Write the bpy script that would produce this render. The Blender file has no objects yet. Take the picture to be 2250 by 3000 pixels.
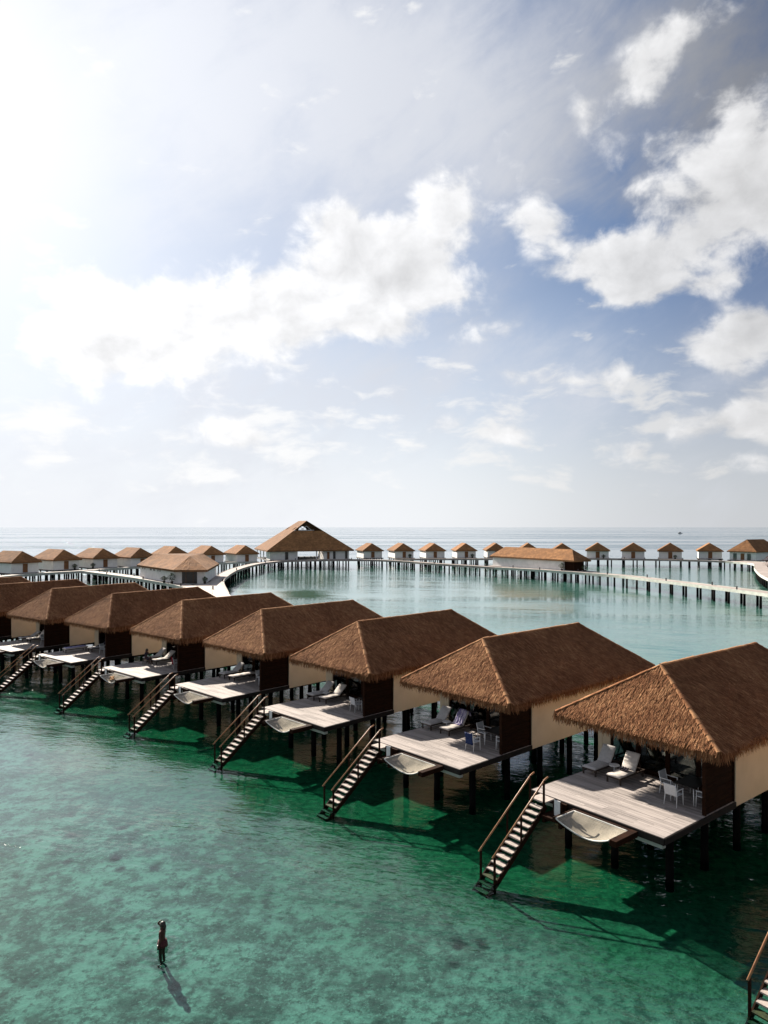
import bpy, math, random
import numpy as np
from mathutils import Vector, Matrix
R = math.radians
rng = np.random.default_rng(7)
random.seed(5)
scene = bpy.context.scene
COL = scene.collection

# ------------------------------------------------------------------ camera numbers
F, CX, HY, H = 2059.23, 1125.0, 1544.0, 13.65      # focal length in photo pixels, horizon row, height above the lagoon
SUN_AZ, SUN_EL = R(-33.5), R(28)
SUN = Vector((math.sin(SUN_AZ)*math.cos(SUN_EL), math.cos(SUN_AZ)*math.cos(SUN_EL), math.sin(SUN_EL)))

def ground(px, py, z):
    """point of the level plane z that the photograph shows at (px, py)"""
    Y = (H-z)*F/(py-HY)
    return Vector(((px-CX)/F*Y, Y, z))

# ------------------------------------------------------------------ node helpers
class NT:
    def __init__(s, tree):
        s.t = tree; s.n = tree.nodes; s.l = tree.links
    def node(s, kind, **kw):
        n = s.n.new(kind)
        for k, v in kw.items(): setattr(n, k, v)
        return n
    def put(s, sock, v):
        if v is None: return
        if isinstance(v, bpy.types.NodeSocket): s.l.new(v, sock)
        else:
            try: sock.default_value = v
            except Exception:
                sock.default_value = tuple(v)+(1,) if len(v) == 3 else v
    def m(s, op, a, b=None, c=None, clamp=False):
        n = s.node('ShaderNodeMath', operation=op, use_clamp=clamp)
        s.put(n.inputs[0], a); s.put(n.inputs[1], b); s.put(n.inputs[2], c)
        return n.outputs[0]
    def vm(s, op, a, b=None, out=0):
        n = s.node('ShaderNodeVectorMath', operation=op)
        s.put(n.inputs[0], a); s.put(n.inputs[1], b)
        return n.outputs[out]
    def noise(s, vec, scale, detail=4, rough=.55, out='Fac', dist=0):
        n = s.node('ShaderNodeTexNoise')
        s.put(n.inputs['Vector'], vec); s.put(n.inputs['Scale'], scale)
        s.put(n.inputs['Detail'], detail); s.put(n.inputs['Roughness'], rough); s.put(n.inputs['Distortion'], dist)
        return n.outputs[out]
    def step(s, v, a, b, lo=0., hi=1., kind='SMOOTHSTEP'):
        n = s.node('ShaderNodeMapRange', interpolation_type=kind)
        s.put(n.inputs['Value'], v)
        for i, x in zip(('From Min', 'From Max', 'To Min', 'To Max'), (a, b, lo, hi)): s.put(n.inputs[i], x)
        return n.outputs[0]
    def mix(s, f, a, b, blend='MIX'):
        n = s.node('ShaderNodeMix', data_type='RGBA', blend_type=blend)
        s.put(n.inputs[0], f); s.put(n.inputs[6], a if isinstance(a, bpy.types.NodeSocket) else tuple(a)+(1,))
        s.put(n.inputs[7], b if isinstance(b, bpy.types.NodeSocket) else tuple(b)+(1,))
        return n.outputs[2]
    def scale(s, vec, x):
        return s.vm('MULTIPLY', vec, x)
    def attr(s, name):
        return s.node('ShaderNodeAttribute', attribute_name=name).outputs['Fac']
    def bump(s, h, strength=.5, dist=.02, normal=None):
        n = s.node('ShaderNodeBump')
        s.put(n.inputs['Strength'], strength); s.put(n.inputs['Distance'], dist); s.put(n.inputs['Height'], h)
        if normal is not None: s.put(n.inputs['Normal'], normal)
        return n.outputs[0]

def material(name):
    m = bpy.data.materials.new(name); m.use_nodes = True
    m.node_tree.nodes.clear()
    t = NT(m.node_tree); out = t.node('ShaderNodeOutputMaterial')
    return m, t, out

def surface(name, col, col2=None, nscale=3., rough=.8, spec=.3, bump=.0, bscale=40., tone=0., stretch=(1, 1, 1), contrast=(.35, .65), metal=0.):
    """plain painted / wooden / woven surface: two colours mingled by noise, per-piece tone, fine bump"""
    m, t, out = material(name)
    p = t.node('ShaderNodeBsdfPrincipled')
    co = t.node('ShaderNodeTexCoord').outputs['Object']
    v = t.scale(co, stretch)
    c = col
    if col2 is not None:
        c = t.mix(t.step(t.noise(v, nscale, 6, .6), *contrast), col, col2)
    if tone:
        k = t.step(t.attr('tone'), 0, 1, 1-tone, 1+tone, 'LINEAR')
        c = t.mix(1.0, c if isinstance(c, bpy.types.NodeSocket) else tuple(c), t.node('ShaderNodeCombineXYZ').outputs[0], 'MULTIPLY')
        cx = c.node.inputs[7].links[0].from_node
        for i in range(3): t.put(cx.inputs[i], k)
    t.put(p.inputs['Base Color'], c if isinstance(c, bpy.types.NodeSocket) else tuple(c)+(1,))
    t.put(p.inputs['Roughness'], rough); t.put(p.inputs['Specular IOR Level'], spec); t.put(p.inputs['Metallic'], metal)
    if bump:
        t.put(p.inputs['Normal'], t.bump(t.noise(v, bscale, 4, .6), bump, .02))
    t.l.new(p.outputs[0], out.inputs[0])
    return m

M = {}
def thatch_material(name, dark, mid, light, far=False):
    m, t, out = material(name)
    co = t.node('ShaderNodeTexCoord').outputs['Object']
    tone = t.attr('tone')
    fine = t.noise(t.scale(co, (1, 1, 2.2)), 2.2 if not far else 1.2, 5, .65)
    oi = t.node('ShaderNodeObjectInfo').outputs['Random']
    off = t.node('ShaderNodeCombineXYZ'); t.put(off.inputs[0], t.m('MULTIPLY', oi, 40.)); t.put(off.inputs[1], t.m('MULTIPLY', oi, 17.))
    big = t.noise(t.vm('ADD', co, off.outputs[0]), .5, 5, .6)
    f = t.m('ADD', t.m('MULTIPLY', tone, .62 if not far else .3), t.m('MULTIPLY', fine, .38 if not far else .7))
    f = t.m('ADD', f, t.m('ADD', t.m('MULTIPLY', t.m('SUBTRACT', big, .5), .55), t.m('MULTIPLY', t.m('SUBTRACT', oi, .5), .10)))
    r = t.node('ShaderNodeValToRGB')
    e = r.color_ramp.elements
    e[0].position = .12; e[0].color = tuple(dark)+(1,)
    e[1].position = .9; e[1].color = tuple(light)+(1,)
    x = r.color_ramp.elements.new(.5); x.color = tuple(mid)+(1,)
    t.put(r.inputs[0], f)
    p = t.node('ShaderNodeBsdfPrincipled')
    t.put(p.inputs['Base Color'], r.outputs[0]); t.put(p.inputs['Roughness'], .95); t.put(p.inputs['Specular IOR Level'], .1)
    t.put(p.inputs['Normal'], t.bump(t.noise(t.scale(co, (1, 1, 3)), 9 if not far else 5, 4, .7), .6, .06))
    t.l.new(p.outputs[0], out.inputs[0])
    return m

M['thatch'] = thatch_material('thatch', (.080, .033, .015), (.225, .100, .047), (.52, .29, .145))
M['thatch_far'] = thatch_material('weathered_thatch', (.075, .043, .027), (.225, .113, .052), (.50, .255, .108), True)
M['plank'] = surface('weathered_planks', (.355, .315, .29), (.25, .222, .206), 2.2, .75, .25, .35, 18, .22, (.35, 5, 5))
M['walk'] = surface('walkway_planks', (.36, .31, .285), (.27, .235, .215), .6, .8, .2, .2, 6, .15)
M['cream'] = surface('cream_render', (.74, .60, .43), (.68, .545, .385), .8, .85, .2, .12, 30)
M['white_wall'] = surface('white_render', (.76, .76, .75), (.68, .68, .67), .7, .85, .2, .1, 20)
M['pale_beam'] = surface('pale_concrete_beam', (.50, .52, .47), (.38, .41, .37), 1.2, .85, .2, .2, 12)
M['dark_wood'] = surface('dark_stained_wood', (.024, .0085, .0035), (.012, .0045, .002), 3, .8, .08, .25, 20, .15, (1, 1, 6))
M['door_wood'] = surface('brown_door_wood', (.20, .09, .035), (.14, .06, .024), 4, .6, .3, .2, 20, 0, (6, 6, 1))
M['rail_wood'] = surface('varnished_rail_wood', (.34, .17, .075), (.24, .11, .05), 6, .45, .4, .1, 30)
M['tread'] = surface('pale_stair_tread', (.46, .40, .36), (.35, .305, .275), 5, .8, .2, .2, 20, .12)
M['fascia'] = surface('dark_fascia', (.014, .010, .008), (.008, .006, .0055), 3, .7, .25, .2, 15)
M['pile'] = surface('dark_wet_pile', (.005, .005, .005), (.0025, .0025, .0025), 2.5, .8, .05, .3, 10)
M['soffit'] = surface('thatch_soffit', (.10, .055, .03), (.06, .033, .02), 4, .9, .1)
M['interior'] = surface('room_interior', (.16, .11, .075), (.11, .075, .05), 1.5, .8, .2)
M['mossy'] = surface('mossy_wet_tread', (.035, .050, .018), (.018, .026, .012), 5, .8, .2, .3, 20)
M['cushion'] = surface('grey_sling_fabric', (.48, .465, .455), (.41, .395, .385), 9, .9, .15, .15, 60)
M['cream_cushion'] = surface('cream_sling_fabric', (.58, .54, .495), (.49, .45, .415), 9, .9, .15, .15, 60)
M['frame_wood'] = surface('dark_lounger_frame', (.045, .030, .022), (.028, .019, .014), 6, .55, .3, .1, 30)
M['white_metal'] = surface('white_powder_coat', (.74, .74, .73), (.66, .66, .66), 8, .45, .4)
M['mesh_seat'] = surface('white_mesh_seat', (.60, .61, .62), (.52, .53, .54), 20, .8, .2, .1, 80)
M['table_top'] = surface('dark_table_top', (.022, .018, .017), (.030, .026, .024), 6, .35, .4)
M['navy'] = surface('navy_towel', (.014, .024, .075), (.024, .04, .11), 12, .95, .1, .4, 40)
M['purple'] = surface('purple_striped_towel', (.16, .13, .30), (.50, .48, .56), 5.5, .95, .1, .4, 40, 0, (3.2, .3, .3), (.46, .54))
M['violet'] = surface('violet_towel', (.25, .23, .40), (.36, .34, .50), 6, .95, .1, .4, 40)
M['red'] = surface('dark_red_towel', (.26, .022, .030), (.16, .014, .022), 8, .95, .1, .4, 40)
M['dark_cloth'] = surface('charcoal_cloth', (.045, .040, .055), (.025, .022, .03), 8, .95, .1, .4, 40)
M['tan_cloth'] = surface('tan_cloth', (.36, .21, .10), (.26, .14, .065), 8, .95, .1, .4, 40)
M['rope'] = surface('white_rope', (.66, .66, .62), (.52, .52, .49), 20, .9, .1)
M['skin'] = surface('tanned_skin', (.060, .024, .016), (.045, .018, .012), 6, .55, .25)
M['hair'] = surface('dark_hair', (.014, .010, .008), (.024, .016, .012), 30, .5, .4)
M['swim'] = surface('dark_red_swimwear', (.060, .012, .014), (.04, .008, .01), 12, .7, .3)
M['leaf'] = surface('shrub_leaf', (.035, .060, .022), (.055, .085, .03), 6, .6, .3, 0, 0, .4)
M['red_leaf'] = surface('reddish_leaf', (.22, .055, .04), (.10, .06, .025), 6, .6, .3, 0, 0, .4)
M['pot'] = surface('dark_pot', (.035, .028, .025), (.022, .018, .016), 5, .6, .3)
M['bollard'] = surface('dark_bollard', (.03, .027, .027), (.045, .04, .04), 6, .5, .4)
M['hull'] = surface('boat_hull_paint', (.20, .21, .23), (.16, .17, .19), 1, .5, .4)

def glass_material():
    m, t, out = material('tinted_glass')
    tr = t.node('ShaderNodeBsdfTransparent'); t.put(tr.inputs[0], (.42, .55, .53, 1))
    gl = t.node('ShaderNodeBsdfGlossy'); t.put(gl.inputs['Roughness'], .02)
    fr = t.node('ShaderNodeFresnel'); t.put(fr.inputs[0], 1.6)
    mx = t.node('ShaderNodeMixShader')
    t.put(mx.inputs[0], t.m('MINIMUM', t.m('MULTIPLY', fr.outputs[0], 1.4), 1.0)); t.l.new(tr.outputs[0], mx.inputs[1]); t.l.new(gl.outputs[0], mx.inputs[2])
    t.l.new(mx.outputs[0], out.inputs[0]); return m
M['glass'] = glass_material()

def net_material():
    m, t, out = material('knotted_net')
    tr = t.node('ShaderNodeBsdfTransparent')
    p = t.node('ShaderNodeBsdfPrincipled')
    co = t.node('ShaderNodeTexCoord').outputs['Object']
    t.put(p.inputs['Base Color'], t.mix(t.step(t.noise(co, 2.2, 4), .35, .65), (.40, .36, .29), (.30, .275, .225)))
    t.put(p.inputs['Roughness'], .95); t.put(p.inputs['Specular IOR Level'], .05)
    w = t.node('ShaderNodeTexWave', wave_type='BANDS', bands_direction='X'); t.put(w.inputs['Vector'], co); t.put(w.inputs['Scale'], 7.)
    w2 = t.node('ShaderNodeTexWave', wave_type='BANDS', bands_direction='Y'); t.put(w2.inputs['Vector'], co); t.put(w2.inputs['Scale'], 7.)
    k = t.m('MAXIMUM', t.step(w.outputs['Fac'], .45, .75), t.step(w2.outputs['Fac'], .45, .75))
    mx = t.node('ShaderNodeMixShader'); t.put(mx.inputs[0], k)
    t.l.new(tr.outputs[0], mx.inputs[1]); t.l.new(p.outputs[0], mx.inputs[2]); t.l.new(mx.outputs[0], out.inputs[0])
    return m
M['net'] = net_material()

# ------------------------------------------------------------------ mesh helpers
class MB:
    def __init__(s): s.v = []; s.f = []; s.tone = []
    def add(s, verts, faces, tone=None):
        o = len(s.v); s.v += [tuple(v) for v in verts]
        s.f += [tuple(i+o for i in f) for f in faces]
        tn = random.random() if tone is None else tone
        s.tone += [tn]*len(faces)
    def box(s, x0, x1, y0, y1, z0, z1, tone=None):
        v = [(x0,y0,z0),(x1,y0,z0),(x1,y1,z0),(x0,y1,z0),(x0,y0,z1),(x1,y0,z1),(x1,y1,z1),(x0,y1,z1)]
        s.add(v, [(0,3,2,1),(4,5,6,7),(0,1,5,4),(1,2,6,5),(2,3,7,6),(3,0,4,7)], tone)
    def beam(s, a, b, w, h, up=(0, 0, 1), tone=None):
        a = Vector(a); b = Vector(b); d = (b-a).normalized(); up = Vector(up)
        sx = d.cross(up).normalized()*(w/2); sz = sx.cross(d).normalized()*(h/2)
        v = [p+i*sx+j*sz for p in (a, b) for i, j in ((-1,-1),(1,-1),(1,1),(-1,1))]
        s.add(v, [(0,1,2,3),(7,6,5,4),(0,4,5,1),(1,5,6,2),(2,6,7,3),(3,7,4,0)], tone)
    def tube(s, pts, r, n=8, tone=None):
        pts = [Vector(p) for p in pts]
        rs = r if isinstance(r, (list, tuple)) else [r]*len(pts)
        rings = []
        for i, p in enumerate(pts):
            d = (pts[min(i+1, len(pts)-1)]-pts[max(i-1, 0)]).normalized()
            u = d.cross(Vector((0, 0, 1)) if abs(d.z) < .9 else Vector((1, 0, 0))).normalized(); w = d.cross(u)
            rings.append([p+(u*math.cos(2*math.pi*k/n)+w*math.sin(2*math.pi*k/n))*rs[i] for k in range(n)])
        v = [q for r_ in rings for q in r_]; f = []
        for i in range(len(pts)-1):
            for k in range(n):
                a, b = i*n+k, i*n+(k+1) % n
                f.append((a, a+n, b+n, b))
        f.append(tuple(range(n))); f.append(tuple(reversed([(len(pts)-1)*n+k for k in range(n)])))
        s.add(v, f, tone)
    def poly(s, pts, z0, z1, tone=None):
        n = len(pts)
        v = [(p[0], p[1], z0) for p in pts]+[(p[0], p[1], z1) for p in pts]
        f = [tuple(reversed(range(n))), tuple(range(n, 2*n))]+[(i, (i+1) % n, n+(i+1) % n, n+i) for i in range(n)]
        s.add(v, f, tone)
    def mesh(s, name, mat, smooth=False):
        me = bpy.data.meshes.new(name); me.from_pydata(s.v, [], s.f); me.update()
        at = me.attributes.new('tone', 'FLOAT', 'FACE'); at.data.foreach_set('value', s.tone)
        me.materials.append(mat)
        if smooth:
            me.polygons.foreach_set('use_smooth', [True]*len(me.polygons))
        return me
    def build(s, name, mat, parent=None, smooth=False, loc=(0, 0, 0)):
        return link(name, s.mesh(name, mat, smooth), parent, loc)

def link(name, me, parent=None, loc=(0, 0, 0)):
    o = bpy.data.objects.new(name, me); COL.objects.link(o); o.location = loc
    if parent is not None: o.parent = parent
    return o
def tag(o, label=None, cat=None, group=None, kind=None):
    if label: o['label'] = label
    if cat: o['category'] = cat
    if group: o['group'] = group
    if kind: o['kind'] = kind
    return o
def thing(name, label, cat, loc=(0, 0, 0), rz=0., group=None):
    o = bpy.data.objects.new(name, None); COL.objects.link(o)
    o.location = loc; o.rotation_euler.z = rz; o.empty_display_size = .3
    return tag(o, label, cat, group)
KIDS = {}
def copy_tree(o, parent=None):
    c = o.copy(); COL.objects.link(c)
    if parent is not None: c.parent = parent
    for ch in list(o.children): copy_tree(ch, c)
    return c

# ------------------------------------------------------------------ world: sky with clouds, sun, camera
def build_world():
    w = bpy.data.worlds.new('World'); scene.world = w; w.use_nodes = True
    t = NT(w.node_tree); t.n.clear()
    out = t.node('ShaderNodeOutputWorld'); bg = t.node('ShaderNodeBackground')
    sky = t.node('ShaderNodeTexSky', sky_type='NISHITA')
    sky.sun_disc = False; sky.sun_elevation = SUN_EL; sky.sun_rotation = SUN_AZ
    sky.air_density = 1.0; sky.dust_density = .6; sky.ozone_density = 1.5
    d = t.node('ShaderNodeTexCoord').outputs['Generated']
    sp = t.node('ShaderNodeSeparateXYZ'); t.put(sp.inputs[0], d)
    x, y, z = sp.outputs
    az = t.m('ARCTAN2', x, y); el = t.m('ARCSINE', z)
    cb = t.node('ShaderNodeCombineXYZ'); t.put(cb.inputs[0], az); t.put(cb.inputs[1], el); P = cb.outputs[0]
    def ang(px, py):
        a = math.atan((px-CX)/F); return a, math.atan((HY-py)/math.hypot(F, px-CX))
    def blob(px, py, sx, sy, amp, rot=0):
        a, e = ang(px, py)
        q = t.vm('SUBTRACT', P, (a, e, 0))
        if rot:
            r = t.node('ShaderNodeVectorRotate', rotation_type='Z_AXIS'); t.put(r.inputs['Vector'], q); t.put(r.inputs['Angle'], R(-rot)); q = r.outputs[0]
        q = t.vm('MULTIPLY', q, (F/sx, F/sy, 0))
        dd = t.vm('DOT_PRODUCT', q, q, 1)
        return t.m('MULTIPLY', t.m('POWER', 2.71828, t.m('MULTIPLY', dd, -1.)), amp)
    def total(bs):
        s = None
        for b in bs:
            v = blob(*b); s = v if s is None else t.m('ADD', s, v)
        return s
    # --- cumulus
    wob = t.noise(P, 9., 3, .5, 'Color')
    Pw = t.vm('ADD', P, t.vm('MULTIPLY', t.vm('SUBTRACT', wob, (.5, .5, .5)), (.05, .04, 0)))
    cum = total(CUMULUS)
    n1 = t.noise(t.scale(Pw, (1, 1.25, 1)), 10.5, 9, .555)
    n0 = t.noise(t.scale(P, (1, 1.3, 1)), 4.6, 3, .5)
    D = t.m('ADD', t.m('MULTIPLY', cum, .92), t.m('MULTIPLY', t.step(t.m('ADD', cum, t.step(t.m('ABSOLUTE', az), .75, 1.3)), .0, .45, .30, 1.), t.m('ADD', t.m('MULTIPLY', t.m('SUBTRACT', n1, .5), 3.9), t.m('MULTIPLY', t.m('SUBTRACT', n0, .5), 1.3))))
    # fair-weather scatter low over the horizon and all round
    low = t.m('MULTIPLY', t.step(el, .02, .09), t.step(el, .32, .12))
    n2 = t.noise(t.scale(Pw, (1, 2.6, 1)), 9.5, 8, .56)
    D2 = t.m('ADD', t.m('MULTIPLY', t.m('SUBTRACT', n2, .5), 4.2), t.m('SUBTRACT', t.m('MULTIPLY', low, .55), .50))
    back = t.step(t.m('ABSOLUTE', az), .75, 1.3)           # more of the same clouds round the rest of the sky
    D = t.m('ADD', D, t.m('MULTIPLY', back, .55))
    A1 = t.step(D, .25, 1.02)
    A2 = t.m('MULTIPLY', t.step(D2, -.05, .6), .85)
    sun_off = (.030*math.sin(R(-62)), .030*math.cos(R(-62)), 0)
    n1s = t.noise(t.scale(t.vm('ADD', Pw, sun_off), (1, 1.25, 1)), 10.5, 7, .57)
    lit = t.m('MULTIPLY', t.m('SUBTRACT', n1, n1s), 1.0)
    core = t.step(D, .9, 2.3, 0, .15)
    bri = t.m('ADD', t.m('SUBTRACT', 1.0, core), lit)
    # --- high veil (streaky, soft)
    r = t.node('ShaderNodeVectorRotate', rotation_type='Z_AXIS'); t.put(r.inputs['Vector'], P); t.put(r.inputs['Angle'], R(-28))
    st = t.scale(r.outputs[0], (1, 2.6, 1))
    n3 = t.noise(st, 5.5, 9, .62, 'Fac', .4)
    n4 = t.noise(P, 4.0, 6, .6)
    V = t.m('ADD', total(VEIL), t.m('ADD', t.m('MULTIPLY', t.m('SUBTRACT', n3, .5), 1.7), t.m('MULTIPLY', t.m('SUBTRACT', n4, .5), 2.2)))
    A3 = t.m('MULTIPLY', t.step(V, .0, 1.55), .93)
    # --- glow about the sun behind the veil, and pale air low down
    cs = t.vm('DOT_PRODUCT', d, tuple(SUN), 1)
    g = t.m('MAXIMUM', cs, 0.)
    glow = t.m('ADD', t.m('MULTIPLY', t.m('POWER', g, 60.), .75), t.m('MULTIPLY', t.m('POWER', g, 9.), .20))
    ee = t.m('DIVIDE', t.m('MAXIMUM', el, 0.), .235)
    haze = t.m('POWER', 2.71828, t.m('MULTIPLY', t.m('MULTIPLY', ee, ee), -1.))
    side = t.step(az, .42, -.25)                            # air whiter towards the sun
    away = t.step(g, .48, .84, .50, 1.)
    gn = t.node('ShaderNodeCombineXYZ')
    for i in range(3): t.put(gn.inputs[i], t.m('MULTIPLY', t.m('POWER', away, (1.6, 1.05, .62)[i]), SKY_GAIN[i]))
    base = t.mix(1., sky.outputs[0], gn.outputs[0], 'MULTIPLY')
    W = 7.6
    def grey(v, tint=(1, 1, 1)):
        c = t.node('ShaderNodeCombineXYZ')
        for i in range(3): t.put(c.inputs[i], t.m('MULTIPLY', v, tint[i]))
        return c.outputs[0]
    veilc = grey(t.m('MAXIMUM', t.m('ADD', t.step(g, .58, .86, 2.1, 5.9), t.step(g, .84, 1., 0., 1.3)), t.step(el, .46, .24, 0., 5.7)), (.95, .985, 1.075))
    hz = grey(t.m('ADD', t.m('ADD', 5.0, t.m('MULTIPLY', side, 1.0)), t.m('MULTIPLY', t.step(az, .55, 0.), 1.9)), (.975, .995, 1.03))
    base = t.mix(t.m('MULTIPLY', haze, t.m('ADD', .90, t.m('MULTIPLY', side, .08)), None, True), base, hz)
    base = t.mix(t.step(g, .60, .95, .03, .50), base, veilc)
    base = t.mix(A3, base, veilc)
    gcol = grey(t.m('MULTIPLY', glow, W))
    base = t.mix(t.m('MULTIPLY', t.m('MINIMUM', glow, 1.), .78), base, grey(7.6))
    c2 = grey(t.m('ADD', t.m('ADD', 5.6, t.m('MULTIPLY', t.step(az, .55, 0.), 1.3)), t.m('MULTIPLY', side, .9)))
    base = t.mix(A2, base, c2)
    cl = t.m('MULTIPLY', bri, t.m('ADD', 5.3, t.m('MULTIPLY', t.m('POWER', g, 3.), 3.6)))
    base = t.mix(t.m('MULTIPLY', A1, .95), base, grey(cl, (1, 1.0, 1.01)))
    base = t.mix(1., base, grey(t.m('ADD', .92, t.m('MULTIPLY', t.m('POWER', g, 40.), .10))), 'MULTIPLY')
    t.l.new(base, bg.inputs[0]); t.put(bg.inputs[1], SKY_STRENGTH)
    t.l.new(bg.outputs[0], out.inputs[0])
    w.cycles.sampling_method = 'MANUAL'; w.cycles.sample_map_resolution = 512

CUMULUS = [  # photo column, row, half-widths, weight, tilt
    (330, 1040, 220, 90, 1.25, 0), (600, 1000, 210, 110, 1.2, 0), (290, 840, 150, 55, .95, 0), (560, 870, 200, 80, .9, 0),
    (860, 850, 180, 110, 1.3, 20), (1090, 780, 190, 130, 1.35, 0), (1230, 730, 150, 110, 1.1, 0), (1010, 640, 70, 80, .9, 0), (1250, 860, 150, 60, .8, 0),
    (1030, 960, 300, 50, .75, 0),
    (1550, 630, 90, 70, .62, 0), (1585, 690, 70, 60, .40, 0), (1690, 790, 110, 55, .55, 10), (1960, 740, 210, 80, 1.0, 20), (2170, 630, 150, 95, .95, 0), (2230, 430, 110, 150, .95, 0), (1820, 730, 60, 40, .7, 0),
    (2060, 400, 120, 90, .5, 0), (2100, 830, 60, 32, .75, 0), (1900, 840, 110, 40, .8, 0), (2150, 1000, 130, 60, 1.05, 0), (2260, 950, 90, 60, .9, 0),
    (1920, 210, 130, 80, .46, 20), (2020, 90, 150, 60, .36, 15), (2050, 260, 200, 150, .16, 0), (1720, 355, 70, 60, .38, 0), (1830, 560, 130, 90, .35, 30), (2080, 560, 260, 200, .08, 0),
    (2140, 1250, 140, 60, 1.05, 0), (2280, 1180, 120, 70, .8, 0), (1620, 1110, 150, 60, .85, 0), (1830, 1100, 80, 60, .7, 0),
    (1310, 1255, 90, 40, .75, 0), (1460, 1270, 90, 40, .75, 0), (980, 1240, 70, 30, .7, 0), (900, 1320, 90, 30, .6, 0), (680, 1270, 110, 45, .6, 0),
    (1900, 1320, 110, 35, .7, 0), (2200, 1350, 110, 30, .7, 0), (1400, 520, 150, 90, .75, 30), (1550, 955, 160, 30, .6, 8), (200, 640, 110, 35, .45, 0),
]
VEIL = [
    (150, 250, 700, 330, .80, 0), (800, 250, 620, 300, .78, 0), (1350, 420, 420, 190, .85, -22), (1200, 120, 430, 200, .62, 0),
    (1700, 560, 260, 50, .4, -10), (2180, 330, 240, 200, .4, 0), (1250, 1130, 800, 170, .75, 0), (2150, 120, 420, 320, .75, 0), (1750, 330, 260, 220, .3, 0), (300, 1250, 900, 220, .4, 0), (100, 620, 500, 200, .25, 0),
]
SKY_GAIN = (.56, .645, .755)
SKY_STRENGTH = .05
EXPOSURE = 1.5
build_world()

sun = bpy.data.lights.new('sun', 'SUN'); sun.energy = 5.0; sun.angle = R(.6); sun.color = (1.0, .90, .78)
so = bpy.data.objects.new('sun', sun); COL.objects.link(so)
so.rotation_euler = (-SUN).to_track_quat('-Z', 'Y').to_euler(); so.location = SUN*60

cam = bpy.data.cameras.new('camera'); cam.sensor_fit = 'VERTICAL'; cam.sensor_height = 36
cam.lens = 36*F/3000; cam.shift_y = (HY-1500)/3000; cam.clip_start = .1; cam.clip_end = 120000
co = bpy.data.objects.new('camera', cam); COL.objects.link(co); co.location = (0, 0, H); co.rotation_euler = (R(90), 0, 0)
scene.camera = co
scene.view_settings.view_transform = 'Standard'; scene.view_settings.look = 'None'
scene.view_settings.exposure = EXPOSURE; scene.view_settings.gamma = 1
cy = scene.cycles
cy.use_denoising = True; cy.max_bounces = 8; cy.transparent_max_bounces = 12; cy.sample_clamp_indirect = 6; cy.sample_clamp_direct = 0
cy.caustics_reflective = False; cy.caustics_refractive = False

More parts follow.
